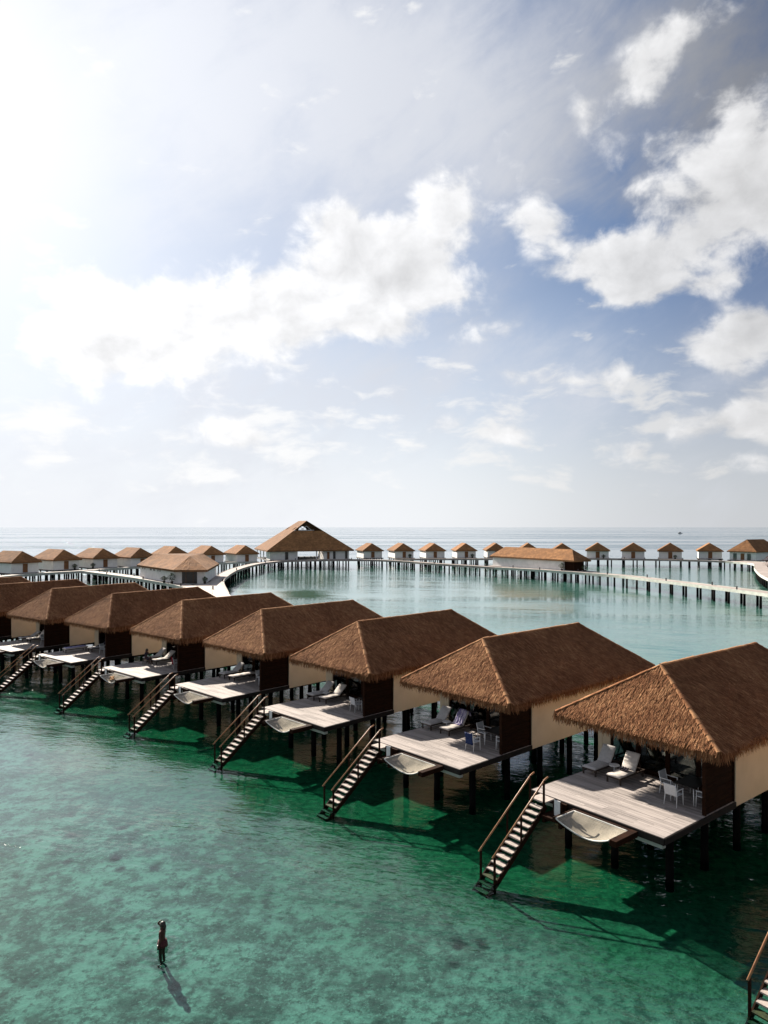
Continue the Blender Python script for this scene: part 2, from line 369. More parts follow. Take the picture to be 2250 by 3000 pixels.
# ------------------------------------------------------------------ lagoon: seabed and water
BAY = (153., 218.)          # centre of the arc the front row of villas stands on; their eaves are 234 m from it
def build_lagoon():
    m, t, out = material('lagoon_bed')
    pos = t.node('ShaderNodeNewGeometry').outputs['Position']
    p = t.node('ShaderNodeBsdfPrincipled')
    big = t.noise(pos, .12, 4, .55); mid = t.noise(pos, .85, 8, .68); fine = t.noise(pos, 2.6, 8, .74); speck = t.noise(pos, 6.5, 5, .75)
    r = t.vm('LENGTH', t.vm('SUBTRACT', pos, (BAY[0], BAY[1], 0)), None, 1)
    rr = t.m('ADD', r, t.m('ADD', t.m('MULTIPLY', t.m('SUBTRACT', big, .5), 9.), t.m('MULTIPLY', t.m('SUBTRACT', mid, .5), 8.)))
    sand = t.mix(t.step(mid, .40, .60), (.27, .27, .24), (.088, .093, .08))
    sand = t.mix(t.step(fine, .47, .62, 0, .80), sand, (.0504, .0533, .0461))
    sand = t.mix(t.step(speck, .54, .66, 0, .62), sand, (.3312, .3240, .2880))
    vo = t.node('ShaderNodeTexVoronoi', feature='F1'); t.put(vo.inputs['Vector'], t.vm('ADD', pos, t.vm('MULTIPLY', t.noise(pos, 1.2, 3, .6, 'Color'), (.9, .9, 0)))); t.put(vo.inputs['Scale'], .55)
    sand = t.mix(t.m('MULTIPLY', t.step(vo.outputs['Distance'], .22, .10), t.step(big, .45, .58)), sand, (.0202, .0230, .0202))
    weed_reflection = t.mix(t.step(fine, .38, .62), (.027, .125, .060), (.012, .060, .032))
    weed_reflection = t.mix(t.step(mid, .55, .72, 0, .7), weed_reflection, (.0072, .0216, .0115))
    near = t.m('MULTIPLY', t.step(rr, 250., 239.), t.step(r, 206, 216))  # weed green, spread outward to stand for dark roof reflections on the water
    c = t.mix(near, sand, weed_reflection)
    inner = t.mix(t.step(mid, .35, .65), (.3000, .3000, .2700), (.2280, .2400, .2160))
    c = t.mix(t.step(r, 214, 204), c, inner)
    e = t.vm('MULTIPLY', t.vm('SUBTRACT', pos, (30, 130, 0)), (1/160, 1/150, 0))
    deep = t.step(t.m('ADD', t.vm('DOT_PRODUCT', e, e, 1), t.m('MULTIPLY', t.m('SUBTRACT', t.noise(pos, .012, 4), .5), .5)), 1.15, 1.75)
    c = t.mix(deep, c, (.035, .085, .14))
    t.put(p.inputs['Base Color'], c); t.put(p.inputs['Roughness'], 1.); t.put(p.inputs['Specular IOR Level'], 0.)
    hgt = t.m('ADD', t.m('MULTIPLY', mid, .6), t.m('MULTIPLY', fine, .25))
    t.put(p.inputs['Normal'], t.bump(hgt, .55, .35))
    t.l.new(p.outputs[0], out.inputs[0])
    b = MB()
    S = 45000.
    rings = [(1, -.34), (100, -.34), (200, -.34), (238, -.34), (242, -.35), (244, -.38), (246, -.44), (248, -.52), (250, -.59), (252, -.62), (256, -.64), (275, -.7), (320, -1.), (600, -2.), (3000, -6.), (S, -6.)]
    NA = 180; V = [(BAY[0]+r_*math.cos(2*math.pi*k/NA), BAY[1]+r_*math.sin(2*math.pi*k/NA), z_) for r_, z_ in rings for k in range(NA)]
    b.add(V, [(i*NA+k, (i+1)*NA+k, (i+1)*NA+(k+1) % NA, i*NA+(k+1) % NA) for i in range(len(rings)-1) for k in range(NA)]+[tuple(range(NA))])
    o = b.build('seabed', m, None, True); tag(o, kind='structure')

    m, t, out = material('lagoon_water')
    pos = t.node('ShaderNodeNewGeometry').outputs['Position']
    rot = t.node('ShaderNodeVectorRotate', rotation_type='Z_AXIS'); t.put(rot.inputs['Vector'], pos); t.put(rot.inputs['Angle'], R(18))
    q = rot.outputs[0]
    w1 = t.noise(t.scale(q, (.45, 1.25, 1)), .9, 3, .5, 'Fac', .3)
    w2 = t.noise(t.scale(q, (.6, 1.1, 1)), 3.6, 3, .55)
    w3 = t.noise(t.scale(q, (.35, 1.0, 1)), .16, 2, .5)
    calm = t.step(t.noise(t.scale(q, (.30, 1., 1)), .035, 4, .6), .38, .62, .45, 1.25)
    sea = t.step(t.noise(t.scale(pos, (.0009, .0075, 1)), 1., 5, .62), .38, .60, .12, 3.2)
    hgt = t.m('ADD', t.m('MULTIPLY', w1, .10), t.m('ADD', t.m('MULTIPLY', w2, .042), t.m('MULTIPLY', w3, .22)))
    bay = t.vm('LENGTH', t.vm('SUBTRACT', pos, (BAY[0], BAY[1], 0)), None, 1)
    shelter = t.step(bay, 222, 204, 1., .24)                # sheltered water behind the row of villas
    hgt = t.m('MULTIPLY', hgt, t.m('MULTIPLY', t.m('MULTIPLY', calm, sea), shelter))
    wp = ground(476, 2771, 0)
    rad = t.vm('LENGTH', t.vm('SUBTRACT', pos, (wp.x, wp.y, 0)), None, 1)
    ring = t.m('MULTIPLY', t.m('SINE', t.m('MULTIPLY', rad, 17.)), t.m('POWER', 2.71828, t.m('MULTIPLY', rad, -1.1)))
    hgt = t.m('ADD', hgt, t.m('MULTIPLY', ring, .011))     # rings spreading from the wader
    nb = t.bump(hgt, 1.0, WAVE)
    lw = t.node('ShaderNodeLayerWeight'); t.put(lw.inputs['Blend'], .5); t.l.new(nb, lw.inputs['Normal'])
    fres = t.m('ADD', .02, t.m('MULTIPLY', t.m('POWER', lw.outputs['Facing'], 4.), .98), None, True)   # the same from above and below
    gl = t.node('ShaderNodeBsdfGlossy'); t.put(gl.inputs['Roughness'], .03); t.l.new(nb, gl.inputs['Normal']); t.put(gl.inputs[0], (.97, .99, 1, 1))
    tr = t.node('ShaderNodeBsdfTransparent'); t.put(tr.inputs[0], WATER_TINT)
    mx = t.node('ShaderNodeMixShader'); t.l.new(fres, mx.inputs[0]); t.l.new(tr.outputs[0], mx.inputs[1]); t.l.new(gl.outputs[0], mx.inputs[2])
    t.l.new(mx.outputs[0], out.inputs[0])
    b = MB(); b.add([(-S, -S, 0), (S, -S, 0), (S, S, 0), (-S, S, 0)], [(0, 1, 2, 3)])
    o = b.build('water', m); tag(o, kind='structure')
WAVE = 1.0
WATER_TINT = (.43, .77, .725, 1)
build_lagoon()

# ------------------------------------------------------------------ the front row of villas
ZD = 2.41                     # deck top above the water
EZ, RZ, EW, RA, RB = 5.07, 7.53, 3.86, 2.52, 11.82
def hip_faces(w, ze, zr, a, b):
    L = a+b
    E = [Vector((-w, 0, ze)), Vector((w, 0, ze)), Vector((w, L, ze)), Vector((-w, L, ze))]
    A, B = Vector((0, a, zr)), Vector((0, b, zr))
    return E, A, B, [(E[0], E[1], A, A), (E[1], E[2], B, A), (E[2], E[3], B, B), (E[3], E[0], A, B)]

def near_roof():
    E, A, B, faces = hip_faces(EW, EZ, RZ, RA, RB)
    b = MB()
    th = .26
    # solid body under the straw, faces cut into slightly uneven panels
    for P, Q, T, S in faces:
        nu, nv = 14, 8
        n = (Q-P).cross(S-P).normalized()
        pts = []
        for j in range(nv+1):
            for i in range(nu+1):
                s, u = j/nv, i/nu
                l = P.lerp(S, s); r_ = Q.lerp(T, s); p = l.lerp(r_, u)
                k = 0 if i in (0, nu) or j in (0, nv) else random.uniform(-.025, .03)
                pts.append(p+n*k)
        f = []
        for j in range(nv):
            for i in range(nu):
                a = j*(nu+1)+i
                f.append((a, a+1, a+nu+2, a+nu+1))
        b.add(pts, f, .32)
    # eave edge and soffit
    Lo = [e-Vector((0, 0, th)) for e in E]
    Ai, Bi = A-Vector((0, 0, th*1.2)), B-Vector((0, 0, th*1.2))
    for i in range(4):
        j = (i+1) % 4
        b.add([E[i], Lo[i], Lo[j], E[j]], [(0, 1, 2, 3)], .2)
    b.add([Lo[0], Lo[1], Ai], [(0, 2, 1)], .1); b.add([Lo[1], Lo[2], Bi, Ai], [(0, 3, 2, 1)], .1)
    b.add([Lo[2], Lo[3], Bi], [(0, 2, 1)], .1); b.add([Lo[3], Lo[0], Ai, Bi], [(0, 3, 2, 1)], .1)
    # straw laid in courses
    V, Fc, T_ = [], [], []
    for P, Q, T, S in faces:
        n = (Q-P).cross(S-P).normalized(); e = (Q-P).normalized(); up = n.cross(e).normalized()
        if up.z < 0: up = -up
        slope = (S-P).dot(up); rows = int(slope/.19)
        for k in range(rows+1):
            s0 = min((k+.6)/rows, .995)
            l, r_ = P.lerp(S, s0), Q.lerp(T, s0); wid = (r_-l).length
            for _ in range(int(wid*62)+2):
                s = min(max(s0+random.gauss(0, .007), 0.02), 1.0)
                c = P.lerp(S, s).lerp(Q.lerp(T, s), random.random())
                ln = random.uniform(.20, .36); wd = random.uniform(.008, .019)
                lean = e*random.gauss(0, .09)
                tip = c-up*ln+lean*ln+n*random.uniform(.02, .065)
                top = c+n*.012
                o = len(V); h = e*wd
                V += [top-h, top+h, tip+h*.5, tip-h*.5]; Fc.append((o, o+1, o+2, o+3)); T_.append(min(1, max(0, random.gauss(.5, .27))))
    o = len(b.v); b.v += [tuple(v) for v in V]; b.f += [tuple(i+o for i in f) for f in Fc]; b.tone += T_
    # bundled caps along hips and ridge
    def caps(a, c, step, r0):
        d = c-a; n = int(d.length/step); d.normalize()
        sd = d.cross(Vector((0, 0, 1))).normalized(); up = sd.cross(d)
        for i in range(n):
            p = a+d*(i*step); q = p+d*step*1.35
            r1 = r0*random.uniform(.9, 1.25); tn = random.uniform(.5, .95)
            v = []
            for pt, rad, lift in ((p, r1*.62, .02), (q, r1, .0)):
                for k in range(7):
                    an = math.pi*(k/6)
                    v.append(pt+sd*(rad*1.15*math.cos(an))+up*(rad*.62*math.sin(an)+lift-.03))
            b.add(v, [(k, k+1, k+8, k+7) for k in range(6)]+[tuple(range(7, 14))], tn)
    for e, a in ((E[0], A), (E[1], A), (E[2], B), (E[3], B)): caps(a, e, .30, .105)
    caps(A, B, .40, .11)
    roof = b.mesh('roof', M['thatch'])
    # the ragged fringe
    g = MB(); V, Fc, T_ = [], [], []
    for i in range(4):
        P, Q = E[i], E[(i+1) % 4]; e = (Q-P).normalized(); outw = e.cross(Vector((0, 0, 1)))
        for lay in range(4):
            for _ in range(int((Q-P).length*42)):
                c = P.lerp(Q, random.random())+outw*(random.uniform(-.04, .07)-.03*lay)+Vector((0, 0, random.uniform(-.10, .06)-.04*lay))
                ln = random.uniform(.20, .44); wd = random.uniform(.010, .026)
                tip = c+Vector((0, 0, -ln))+outw*random.uniform(-.02, .16)*ln*2+e*random.gauss(0, .07)
                h = e*wd; o = len(V)
                V += [c-h, c+h, tip+h*.3, tip-h*.3]; Fc.append((o, o+1, o+2, o+3)); T_.append(min(1, max(0, random.gauss(.42, .27))))
    g.v = [tuple(v) for v in V]; g.f = Fc; g.tone = T_
    return roof, g.mesh('eave_fringe', M['thatch'])

def pile_mesh(h, r, name='pile'):
    b = MB(); b.tube([(0, 0, -1.3), (0, 0, .25), (0, 0, h)], [r*1.12, r*1.04, r], 10)
    return b.mesh(name, M['pile'], True)

TREADS = 15
def make_villa():
    v = thing('overwater_villa', '', 'villa')
    rm, fm = near_roof()
    roof = link('roof', rm, v); link('eave_fringe', fm, roof)
    wt = EZ+.35
    # walls
    for s in (-1, 1):
        b = MB(); x = 3.27*s
        b.box(min(x, x-.22*s), max(x, x-.22*s), 2.56, 13.3, ZD-.22, wt-.02); b.build('side_wall', M['cream'], v)
    b = MB(); b.box(-3.05, 3.05, 13.08, 13.3, ZD-.22, wt-.02); b.build('rear_wall', M['cream'], v)
    b = MB(); b.box(-3.05, -2.62, 2.58, 2.80, ZD, wt-.02); b.build('front_wall', M['cream'], v)
    # privacy screen of horizontal boards
    b = MB()
    for k in range(15):
        b.box(3.13, 3.19+.012*(k % 2), .16, 2.53, ZD-.05+k*.155, ZD-.05+k*.155+.148)
    for y in (.12, 2.45): b.box(3.10, 3.235, y, y+.09, ZD-.12, ZD+2.34)
    b.build('privacy_screen', M['dark_wood'], v)
    # glazed front: four doors between dark posts, lintel above
    b = MB(); b.box(-2.62, 3.05, 2.62, 2.78, ZD+2.25, ZD+2.55); b.box(-2.62, 3.05, 2.60, 2.80, ZD+.002, ZD+.06); b.build('door_lintel', M['dark_wood'], v)
    x0 = -2.62; w = (3.05+2.62)/4
    for k in range(4):
        a, c = x0+k*w, x0+(k+1)*w; y = 2.64+(.05 if k in (1, 2) else 0)
        b = MB()
        b.box(a+.002, a+.11, y, y+.06, ZD+.06, ZD+2.25); b.box(c-.11, c-.002, y, y+.06, ZD+.06, ZD+2.25)
        b.box(a+.11, c-.11, y, y+.06, ZD+.06, ZD+.2); b.box(a+.11, c-.11, y, y+.06, ZD+2.13, ZD+2.25)
        d = b.build('glass_door', M['dark_wood'], v)
        b = MB(); b.box(a+.11, c-.11, y+.025, y+.037, ZD+.2, ZD+2.13); b.build('pane', M['glass'], d)
    b = MB(); b.box(-2.62, 3.05, 2.64, 2.72, ZD+2.55, wt-.02); b.build('transom', M['cream'], v)
    # floor of the rooms, inner partition, ceiling void
    b = MB(); b.box(-3.05, 3.05, 2.80, 13.08, ZD-.2, ZD-.004); b.build('room_floor', M['interior'], v)
    b = MB(); b.box(-3.04, 3.04, 7.2, 7.34, ZD-.002, wt); b.build('room_partition', M['interior'], v)
    b = MB()
    b.box(-.9, 1.1, 5.0, 7.15, ZD, ZD+.45); b.box(-.95, 1.15, 7.05, 7.19, ZD, ZD+1.15)
    bed = b.build('bed_base', M['dark_wood'], v)
    b = MB(); b.box(-.88, 1.08, 5.02, 7.04, ZD+.45, ZD+.68); b.build('bed_mattress', M['cream_cushion'], bed)
    # deck of planks laid parallel to its front edge
    b = MB(); y = -2.93; pw = .142
    while y < 2.60:
        cut = sorted(random.sample([-1.9, -1.2, -.4, .3, 1.0, 1.8, 2.4], 2)); xs = [-2.80]+cut+[3.24]
        for a, c in zip(xs[:-1], xs[1:]):
            b.box(a+.002, c-.002, y, min(y+pw-.007, 2.6), ZD-.04+random.uniform(-.002, .002), ZD+random.uniform(-.003, .003))
        y += pw
    deck = b.build('deck', M['plank'], v)
    b = MB()
    b.box(-2.82, 3.27, -2.985, -2.935, ZD-.26, ZD-.012); b.box(-2.87, -2.82, -2.985, 2.6, ZD-.26, ZD-.014)
    b.box(3.245, 3.295, -2.93, 2.555, ZD-.26, ZD-.016); b.box(-2.80, 3.22, -2.93, 2.6, ZD-.12, ZD-.05)
    for x in (-2.1, .1, 2.4): b.box(x-.12, x+.12, -2.7, 13.0, ZD-.5, ZD-.24)
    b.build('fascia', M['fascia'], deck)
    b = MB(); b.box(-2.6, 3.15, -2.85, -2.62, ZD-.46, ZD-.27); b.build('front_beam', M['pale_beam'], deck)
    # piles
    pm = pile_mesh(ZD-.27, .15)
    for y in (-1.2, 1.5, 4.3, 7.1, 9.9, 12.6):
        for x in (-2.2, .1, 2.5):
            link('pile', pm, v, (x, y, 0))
    # stairs down into the water
    sx0, sx1 = -2.28, -1.56
    st = MB(); st.box(sx0, sx1, -3.62, -2.99, ZD-.07, ZD-.012)
    stair = st.build('staircase', M['tread'], v)
    run, rise = .245, .188
    tm = MB(); tm.box(sx0+.03, sx1-.03, -.15, .15, -.045, 0); tme = tm.mesh('tread', M['tread']); tmo = tm.mesh('tread', M['mossy'])
    for k in range(TREADS):
        link('tread', tme if k < 11 else tmo, stair, (0, -3.74-run*k, ZD-.03-rise*(k+1)))
    for x in (sx0, sx1):
        b = MB(); n = TREADS+.6
        b.beam((x, -3.55, ZD-.18), (x, -3.55-run*n, ZD-.18-rise*n), .05, .22); b.build('stringer', M['dark_wood'], stair)
        b = MB()
        b.tube([(x, -3.42, ZD+.98), (x, -3.62, ZD+.92), (x, -3.74-run*12.2, ZD+.92-rise*12.2)], .035, 8); b.build('handrail', M['rail_wood'], stair, True)
        for kk in (0, 12):
            b = MB(); yy = -3.68-run*kk
            b.box(x-.035, x+.035, yy-.035, yy+.035, ZD-.5-rise*kk if kk == 0 else -1.05, ZD+.90-rise*kk); b.build('rail_post', M['dark_wood'], stair)
        b = MB(); b.box(x-.03, x+.03, -3.74-run*5.6, -3.68-run*5.6, ZD-.4-rise*5.6, ZD+.89-rise*5.6); b.build('rail_post', M['dark_wood'], stair)
    # low landing with its small white panel
    b = MB(); b.box(-1.50, -.52, -3.95, -2.99, ZD-.50, ZD-.40); b.box(-1.48, -1.36, -3.9, -3.0, ZD-.70, ZD-.502); b.box(-.68, -.55, -3.9, -3.0, ZD-.70, ZD-.502)
    b.box(-1.50, -.9, -3.10, -2.995, ZD-.39, ZD-.05)
    land = b.build('landing', M['dark_wood'], v)
    b = MB()
    for x in (-1.10, -.74): b.box(x-.03, x+.03, -3.66, -3.60, ZD-.40, ZD+.22)
    b.build('panel_post', M['dark_wood'], land)
    b = MB(); b.box(-1.07, -.77, -3.65, -3.62, ZD-.36, ZD+.26); b.build('white_panel', M['white_metal'], land)
    # net slung over the water
    b = MB()
    b.box(-.60, -.47, -4.36, -2.99, ZD-.26, ZD-.10); b.box(1.97, 2.24, -4.40, -2.99, ZD-.30, ZD-.08); b.box(-.46, 1.96, -3.16, -2.99, ZD-.25, ZD-.09)
    net = b.build('overwater_net', M['dark_wood'], v)
    nx, ny = 22, 12; V = []
    def netp(i, j):
        a, c = i/nx, j/ny
        x = -.46+2.42*a; y = -3.17-1.16*c
        sag = (.40*math.sin(math.pi*a)**.8)*(1-(1-c)**2.2)*(.85+.15*math.sin(3*a))
        pull = .16*math.sin(math.pi*a)*c
        return Vector((x, y+pull, ZD-.12-sag))
    V = [netp(i, j) for j in range(ny+1) for i in range(nx+1)]
    b = MB(); b.add(V, [(j*(nx+1)+i, j*(nx+1)+i+1, (j+1)*(nx+1)+i+1, (j+1)*(nx+1)+i) for j in range(ny) for i in range(nx)])
    b.build('netting', M['net'], net, True)
    b = MB(); b.tube([netp(i, ny) for i in range(nx+1)], .028, 6); b.tube([netp(0, j) for j in range(ny+1)], .026, 6); b.tube([netp(i, 0) for i in range(nx+1)], .026, 6)
    b.tube([netp(nx, j) for j in range(ny+1)], .022, 6)
    b.build('net_rope', M['rope'], net, True)
    return v

VILLAS = [  # x, y, heading
    (16.9, 21.7, 53.8), (10.37, 29.75, 51.39), (3.55, 36.98, 48.26), (-3.51, 43.86, 45.76), (-10.87, 50.41, 44.17),
    (-18.48, 56.68, 41.94), (-26.55, 62.59, 39.56), (-34.47, 67.74, 36.94), (-42.7, 72.5, 34.5), (-51.2, 76.9, 32.)]
VLABEL = [
    'thatched villa almost wholly out of frame, only its stair showing at the bottom right corner',
    'largest thatched villa, cut by the right edge, with four white chairs on its deck',
    'thatched villa with a navy towel over a chair and a striped towel on a lounger',
    'thatched villa whose deck holds two raised loungers and one white chair in the sun',
    'thatched villa whose deck holds one raised lounger beside one lying flat',
    'thatched villa with a seated person and a dark red towel on its deck',
    'thatched villa whose lounger under a violet towel is pulled forward on the deck',
    'thatched villa with its deck cut by the left edge of the photo',
    'thatched roofed villa behind the one whose deck meets the left edge, mostly ridge showing',
    'last thatched villa of the front row, just a roof end at the left edge']
def local(i, u, v, z=ZD):
    x, y, a = VILLAS[i]; a = R(a)
    return Vector((x+u*math.sin(a)+v*math.cos(a), y+u*math.cos(a)-v*math.sin(a), z))
proto = make_villa()
for i, (x, y, a) in enumerate(VILLAS):
    o = proto if i == 0 else copy_tree(proto)
    o.location = (x, y, 0); o.rotation_euler.z = -R(a)
    tag(o, VLABEL[i], 'villa', 'front row of thatched villas on stilts')

# ------------------------------------------------------------------ deck furniture
def make_lounger(angle, fabric):
    o = thing('sun_lounger', '', 'sun lounger')
    b = MB()
    for s in (-1, 1): b.box(s*.33-.025, s*.33+.025, .02, 1.98, .24, .31)
    for y in (.02, 1.15, 1.93): b.box(-.305, .305, y, y+.05, .245, .305)
    hy, hz = 1.18, .33; ca, sa = math.cos(R(angle)), math.sin(R(angle))
    if angle > 5:
        for s in (-1, 1):
            b.beam((s*.30, hy+.62*ca, hz+.62*sa-.04), (s*.30, min(hy+.62*ca+.28, 1.95), .27), .03, .03)
            b.beam((s*.31, hy, hz-.02), (s*.31, hy+.80*ca, hz+.80*sa-.02), .04, .04)
    b.build('frame', M['frame_wood'], o)
    for s in (-1, 1):
        for y in (.08, 1.85):
            b = MB(); b.box(s*.32-.03, s*.32+.03, y-.03, y+.03, 0, .24); b.build('leg', M['frame_wood'], o)
    def pad(p0, p1, th, nm):
        b = MB(); n = 10; vs = []
        p0, p1 = Vector(p0), Vector(p1); d = (p1-p0); nn = Vector((0, -d.z, d.y)).normalized()
        for k in range(n+1):
            p = p0+d*(k/n); bulge = .012*math.sin(math.pi*k/n*4)
            for x, t_ in ((-.34, 0), (.34, 0), (.345, th*.6), (.30, th+bulge), (0, th+.015+bulge), (-.30, th+bulge), (-.345, th*.6)):
                q = p+nn*t_; vs.append((x, q.y, q.z))
        f = []
        for k in range(n):
            for c in range(7):
                a, e = k*7+c, k*7+(c+1) % 7; f.append((a, e, e+7, a+7))
        f += [tuple(range(6, -1, -1)), tuple(range(n*7, n*7+7))]
        b.add(vs, f); return b.build(nm, fabric, o, True)
    pad((0, 0, .312), (0, hy-.01, .312), .07, 'seat_cushion')
    pad((0, hy+.012, .318), (0, hy+.012+.86*ca, .318+.86*sa), .07, 'back_cushion')
    return o
LOUNGER = {}
LG = 'sun loungers on the villa decks'
def lounger(i, u, v, angle, label, fabric='cushion', turn=0):
    k = (angle, fabric)
    if k not in LOUNGER: o = LOUNGER[k] = make_lounger(angle, M[fabric])
    else: o = copy_tree(LOUNGER[k])
    o.location = local(i, u, v, ZD+.004); o.rotation_euler.z = -R(VILLAS[i][2]+turn)
    return tag(o, label, 'sun lounger', LG)

def make_chair():
    o = thing('dining_chair', '', 'chair')       # faces +y
    for s in (-1, 1):
        b = MB(); b.tube([(s*.27, .24, 0), (s*.26, .22, .64)], .018, 8); b.build('leg', M['white_metal'], o, True)
        b = MB(); b.tube([(s*.27, -.28, 0), (s*.25, -.22, .44), (s*.25, -.32, .90)], .018, 8); b.build('leg', M['white_metal'], o, True)
        b = MB(); b.box(s*.26-.025, s*.26+.025, -.25, .25, .64, .665); b.build('armrest', M['white_metal'], o)
    b = MB(); b.box(-.24, .24, -.22, .24, .42, .45); b.build('seat', M['mesh_seat'], o)
    b = MB(); b.add([(-.245, -.225, .46), (.245, -.225, .46), (.245, -.325, .89), (-.245, -.325, .89), (-.245, -.25, .455), (.245, -.25, .455), (.245, -.35, .885), (-.245, -.35, .885)],
                    [(0, 1, 2, 3), (7, 6, 5, 4), (0, 4, 5, 1), (1, 5, 6, 2), (2, 6, 7, 3), (3, 7, 4, 0)]); b.build('backrest', M['mesh_seat'], o)
    return o
CHAIR = []
CG = 'white dining chairs on the villa decks'
def chair(i, u, v, face, label):
    if not CHAIR: CHAIR.append(make_chair()); o = CHAIR[0]
    else: o = copy_tree(CHAIR[0])
    o.location = local(i, u, v, ZD+.004); o.rotation_euler.z = -R(VILLAS[i][2])+R(face)
    return tag(o, label, 'chair', CG)
def make_table():
    o = thing('dining_table', '', 'table')
    b = MB(); b.box(-.45, .45, -.70, .70, .71, .745); b.build('tabletop', M['table_top'], o)
    for sx in (-1, 1):
        for sy in (-1, 1):
            b = MB(); b.tube([(sx*.40, sy*.62, 0), (sx*.38, sy*.60, .71)], .022, 8); b.build('leg', M['white_metal'], o, True)
    return o
TABLE = []
def table(i, u, v, label, turn=0):
    if not TABLE: TABLE.append(make_table()); o = TABLE[0]
    else: o = copy_tree(TABLE[0])
    o.location = local(i, u, v, ZD+.004); o.rotation_euler.z = -R(VILLAS[i][2])+R(turn)
    return tag(o, label, 'table', 'dark topped dining tables on the villa decks')
SIDE = []
def side_table(i, u, v, label):
    if not SIDE:
        o = thing('side_table', '', 'side table'); SIDE.append(o)
        b = MB(); b.tube([(0, 0, .40), (0, 0, .43)], .24, 18); b.build('tabletop', M['white_metal'], o)
        b = MB(); b.tube([(0, 0, .0), (0, 0, .02), (0, 0, .03), (0, 0, .40)], [.17, .17, .03, .03], 12); b.build('pedestal', M['white_metal'], o)
    else: o = copy_tree(SIDE[0])
    o.location = local(i, u, v, ZD+.004)
    return tag(o, label, 'side table', 'round side tables between loungers')

def towel(name, label, mat, i, u, v, turn, path, width, z=ZD, amp=.02, cat='towel', seed=0):
    """cloth draped along a profile path (y, z), folded across its width"""
    rr = random.Random(seed); pts = [Vector((0, p[0], p[1])) for p in path]
    fine = []
    for a, c in zip(pts[:-1], pts[1:]):
        k = max(2, int((c-a).length/.06))
        fine += [a.lerp(c, q/k) for q in range(k)]
    fine.append(pts[-1]); nx = 14; V = []
    ph = [rr.uniform(0, 6) for _ in range(4)]
    for q, p in enumerate(fine):
        a, c = fine[max(q-1, 0)], fine[min(q+1, len(fine)-1)]; d = (c-a).normalized(); n = Vector((0, -d.z, d.y))
        for k in range(nx+1):
            x = (k/nx-.5)*width*(1+.05*math.sin(q*.5+ph[0]))
            V.append(Vector((x, p.y, p.z))+n*(.012+amp*(1+math.sin(k*1.5+ph[1]+q*.18))*.5+amp*.4*math.sin(q*.9+ph[2]+k*.3)))
    m_ = len(fine); top = [tuple(p) for p in V]; bot = []
    for q in range(m_):
        a, c = fine[max(q-1, 0)], fine[min(q+1, m_-1)]; d = (c-a).normalized(); n = Vector((0, -d.z, d.y))
        for k in range(nx+1): bot.append(tuple(V[q*(nx+1)+k]-n*.01))
    N = len(top); f = []
    for q in range(m_-1):
        for k in range(nx):
            a = q*(nx+1)+k; f.append((a, a+1, a+nx+2, a+nx+1)); f.append((N+a, N+a+nx+1, N+a+nx+2, N+a+1))
    rim = [k for k in range(nx+1)]+[q*(nx+1)+nx for q in range(1, m_)]+[(m_-1)*(nx+1)+k for k in range(nx-1, -1, -1)]+[q*(nx+1) for q in range(m_-2, 0, -1)]
    for a, c in zip(rim, rim[1:]+rim[:1]): f.append((a, N+a, N+c, c))
    b = MB(); b.add(top+bot, f, .5)
    o = b.build(name, mat, None, True); o.location = local(i, u, v, z+.004); o.rotation_euler.z = -R(VILLAS[i][2])+R(turn)
    return tag(o, label, cat)
def back_path(angle, a0, a1, foot=None):
    ca, sa = math.cos(R(angle)), math.sin(R(angle)); hy, hz = 1.192, .318
    off = .09
    pts = []
    if foot is not None: pts += [(foot, .402), (hy-.06, .402)]
    for s in (a0, a1): pts.append((hy+s*ca-off*sa, hz+s*sa+off*ca))
    return pts
CHAIRBACK = [(-.215, .50), (-.313, .90), (-.34, .925), (-.375, .90), (-.33, .60), (-.30, .33)]

# villa 1: nearest deck in view
lounger(1, .40, -2.30, 55, 'grey raised lounger nearest the cream wall on the largest deck')
lounger(1, .33, -1.00, 58, 'cream raised lounger with a dark cloth on its seat, on the largest deck', 'cream_cushion')
side_table(1, 1.45, -1.66, 'round white side table between the two loungers of the largest deck')
towel('folded_cloth', 'small dark cloth bundled on the cream lounger seat', M['dark_cloth'], 1, .33, -1.0, 0, [(.72, .400), (.9, .405), (1.05, .41), (1.12, .43)], .40, amp=.05, cat='cloth', seed=2)
table(1, 1.35, 2.05, 'dark table ringed by four white chairs on the largest deck')
chair(1, .28, 1.85, 0, 'white chair with its back to the open deck, nearest of four on the largest deck')
chair(1, 1.25, 1.10, -90, 'white chair on the lounger side of the dark table on the largest deck')
chair(1, 1.00, 2.78, 90, 'white chair against the dark screen on the largest deck')
chair(1, 2.32, 2.20, 180, 'white chair by the glass doors behind the dark table on the largest deck')
# villa 2
lounger(2, .40, -2.30, 50, 'grey raised lounger left bare beside the one with the striped towel')
lounger(2, .42, -.95, 55, 'lounger with a purple striped towel hung over its raised back', 'cream_cushion')
side_table(2, 1.35, -1.62, 'round white side table beside the lounger with the striped towel')
towel('striped_towel', 'purple and white striped towel draped over a raised lounger back', M['purple'], 2, .42, -.95, 0, back_path(55, .02, .86, .95)+[(1.192+.90*math.cos(R(55)), .318+.90*math.sin(R(55))), (1.83, .75)], .62, amp=.045, seed=4)
table(2, 1.35, 2.05, 'dark table behind the chair that carries the navy towel')
chair(2, -.30, 1.75, 0, 'white chair with a navy towel over its back')
chair(2, .85, 2.75, 90, 'white chair against the dark screen behind the navy towel')
chair(2, 1.35, 1.10, -90, 'white chair beside the dark table, nearest the striped towel')
towel('navy_towel', 'navy blue towel hung over a white chair back', M['navy'], 2, -.30, 1.75, 0, CHAIRBACK, .50, amp=.02, seed=5)
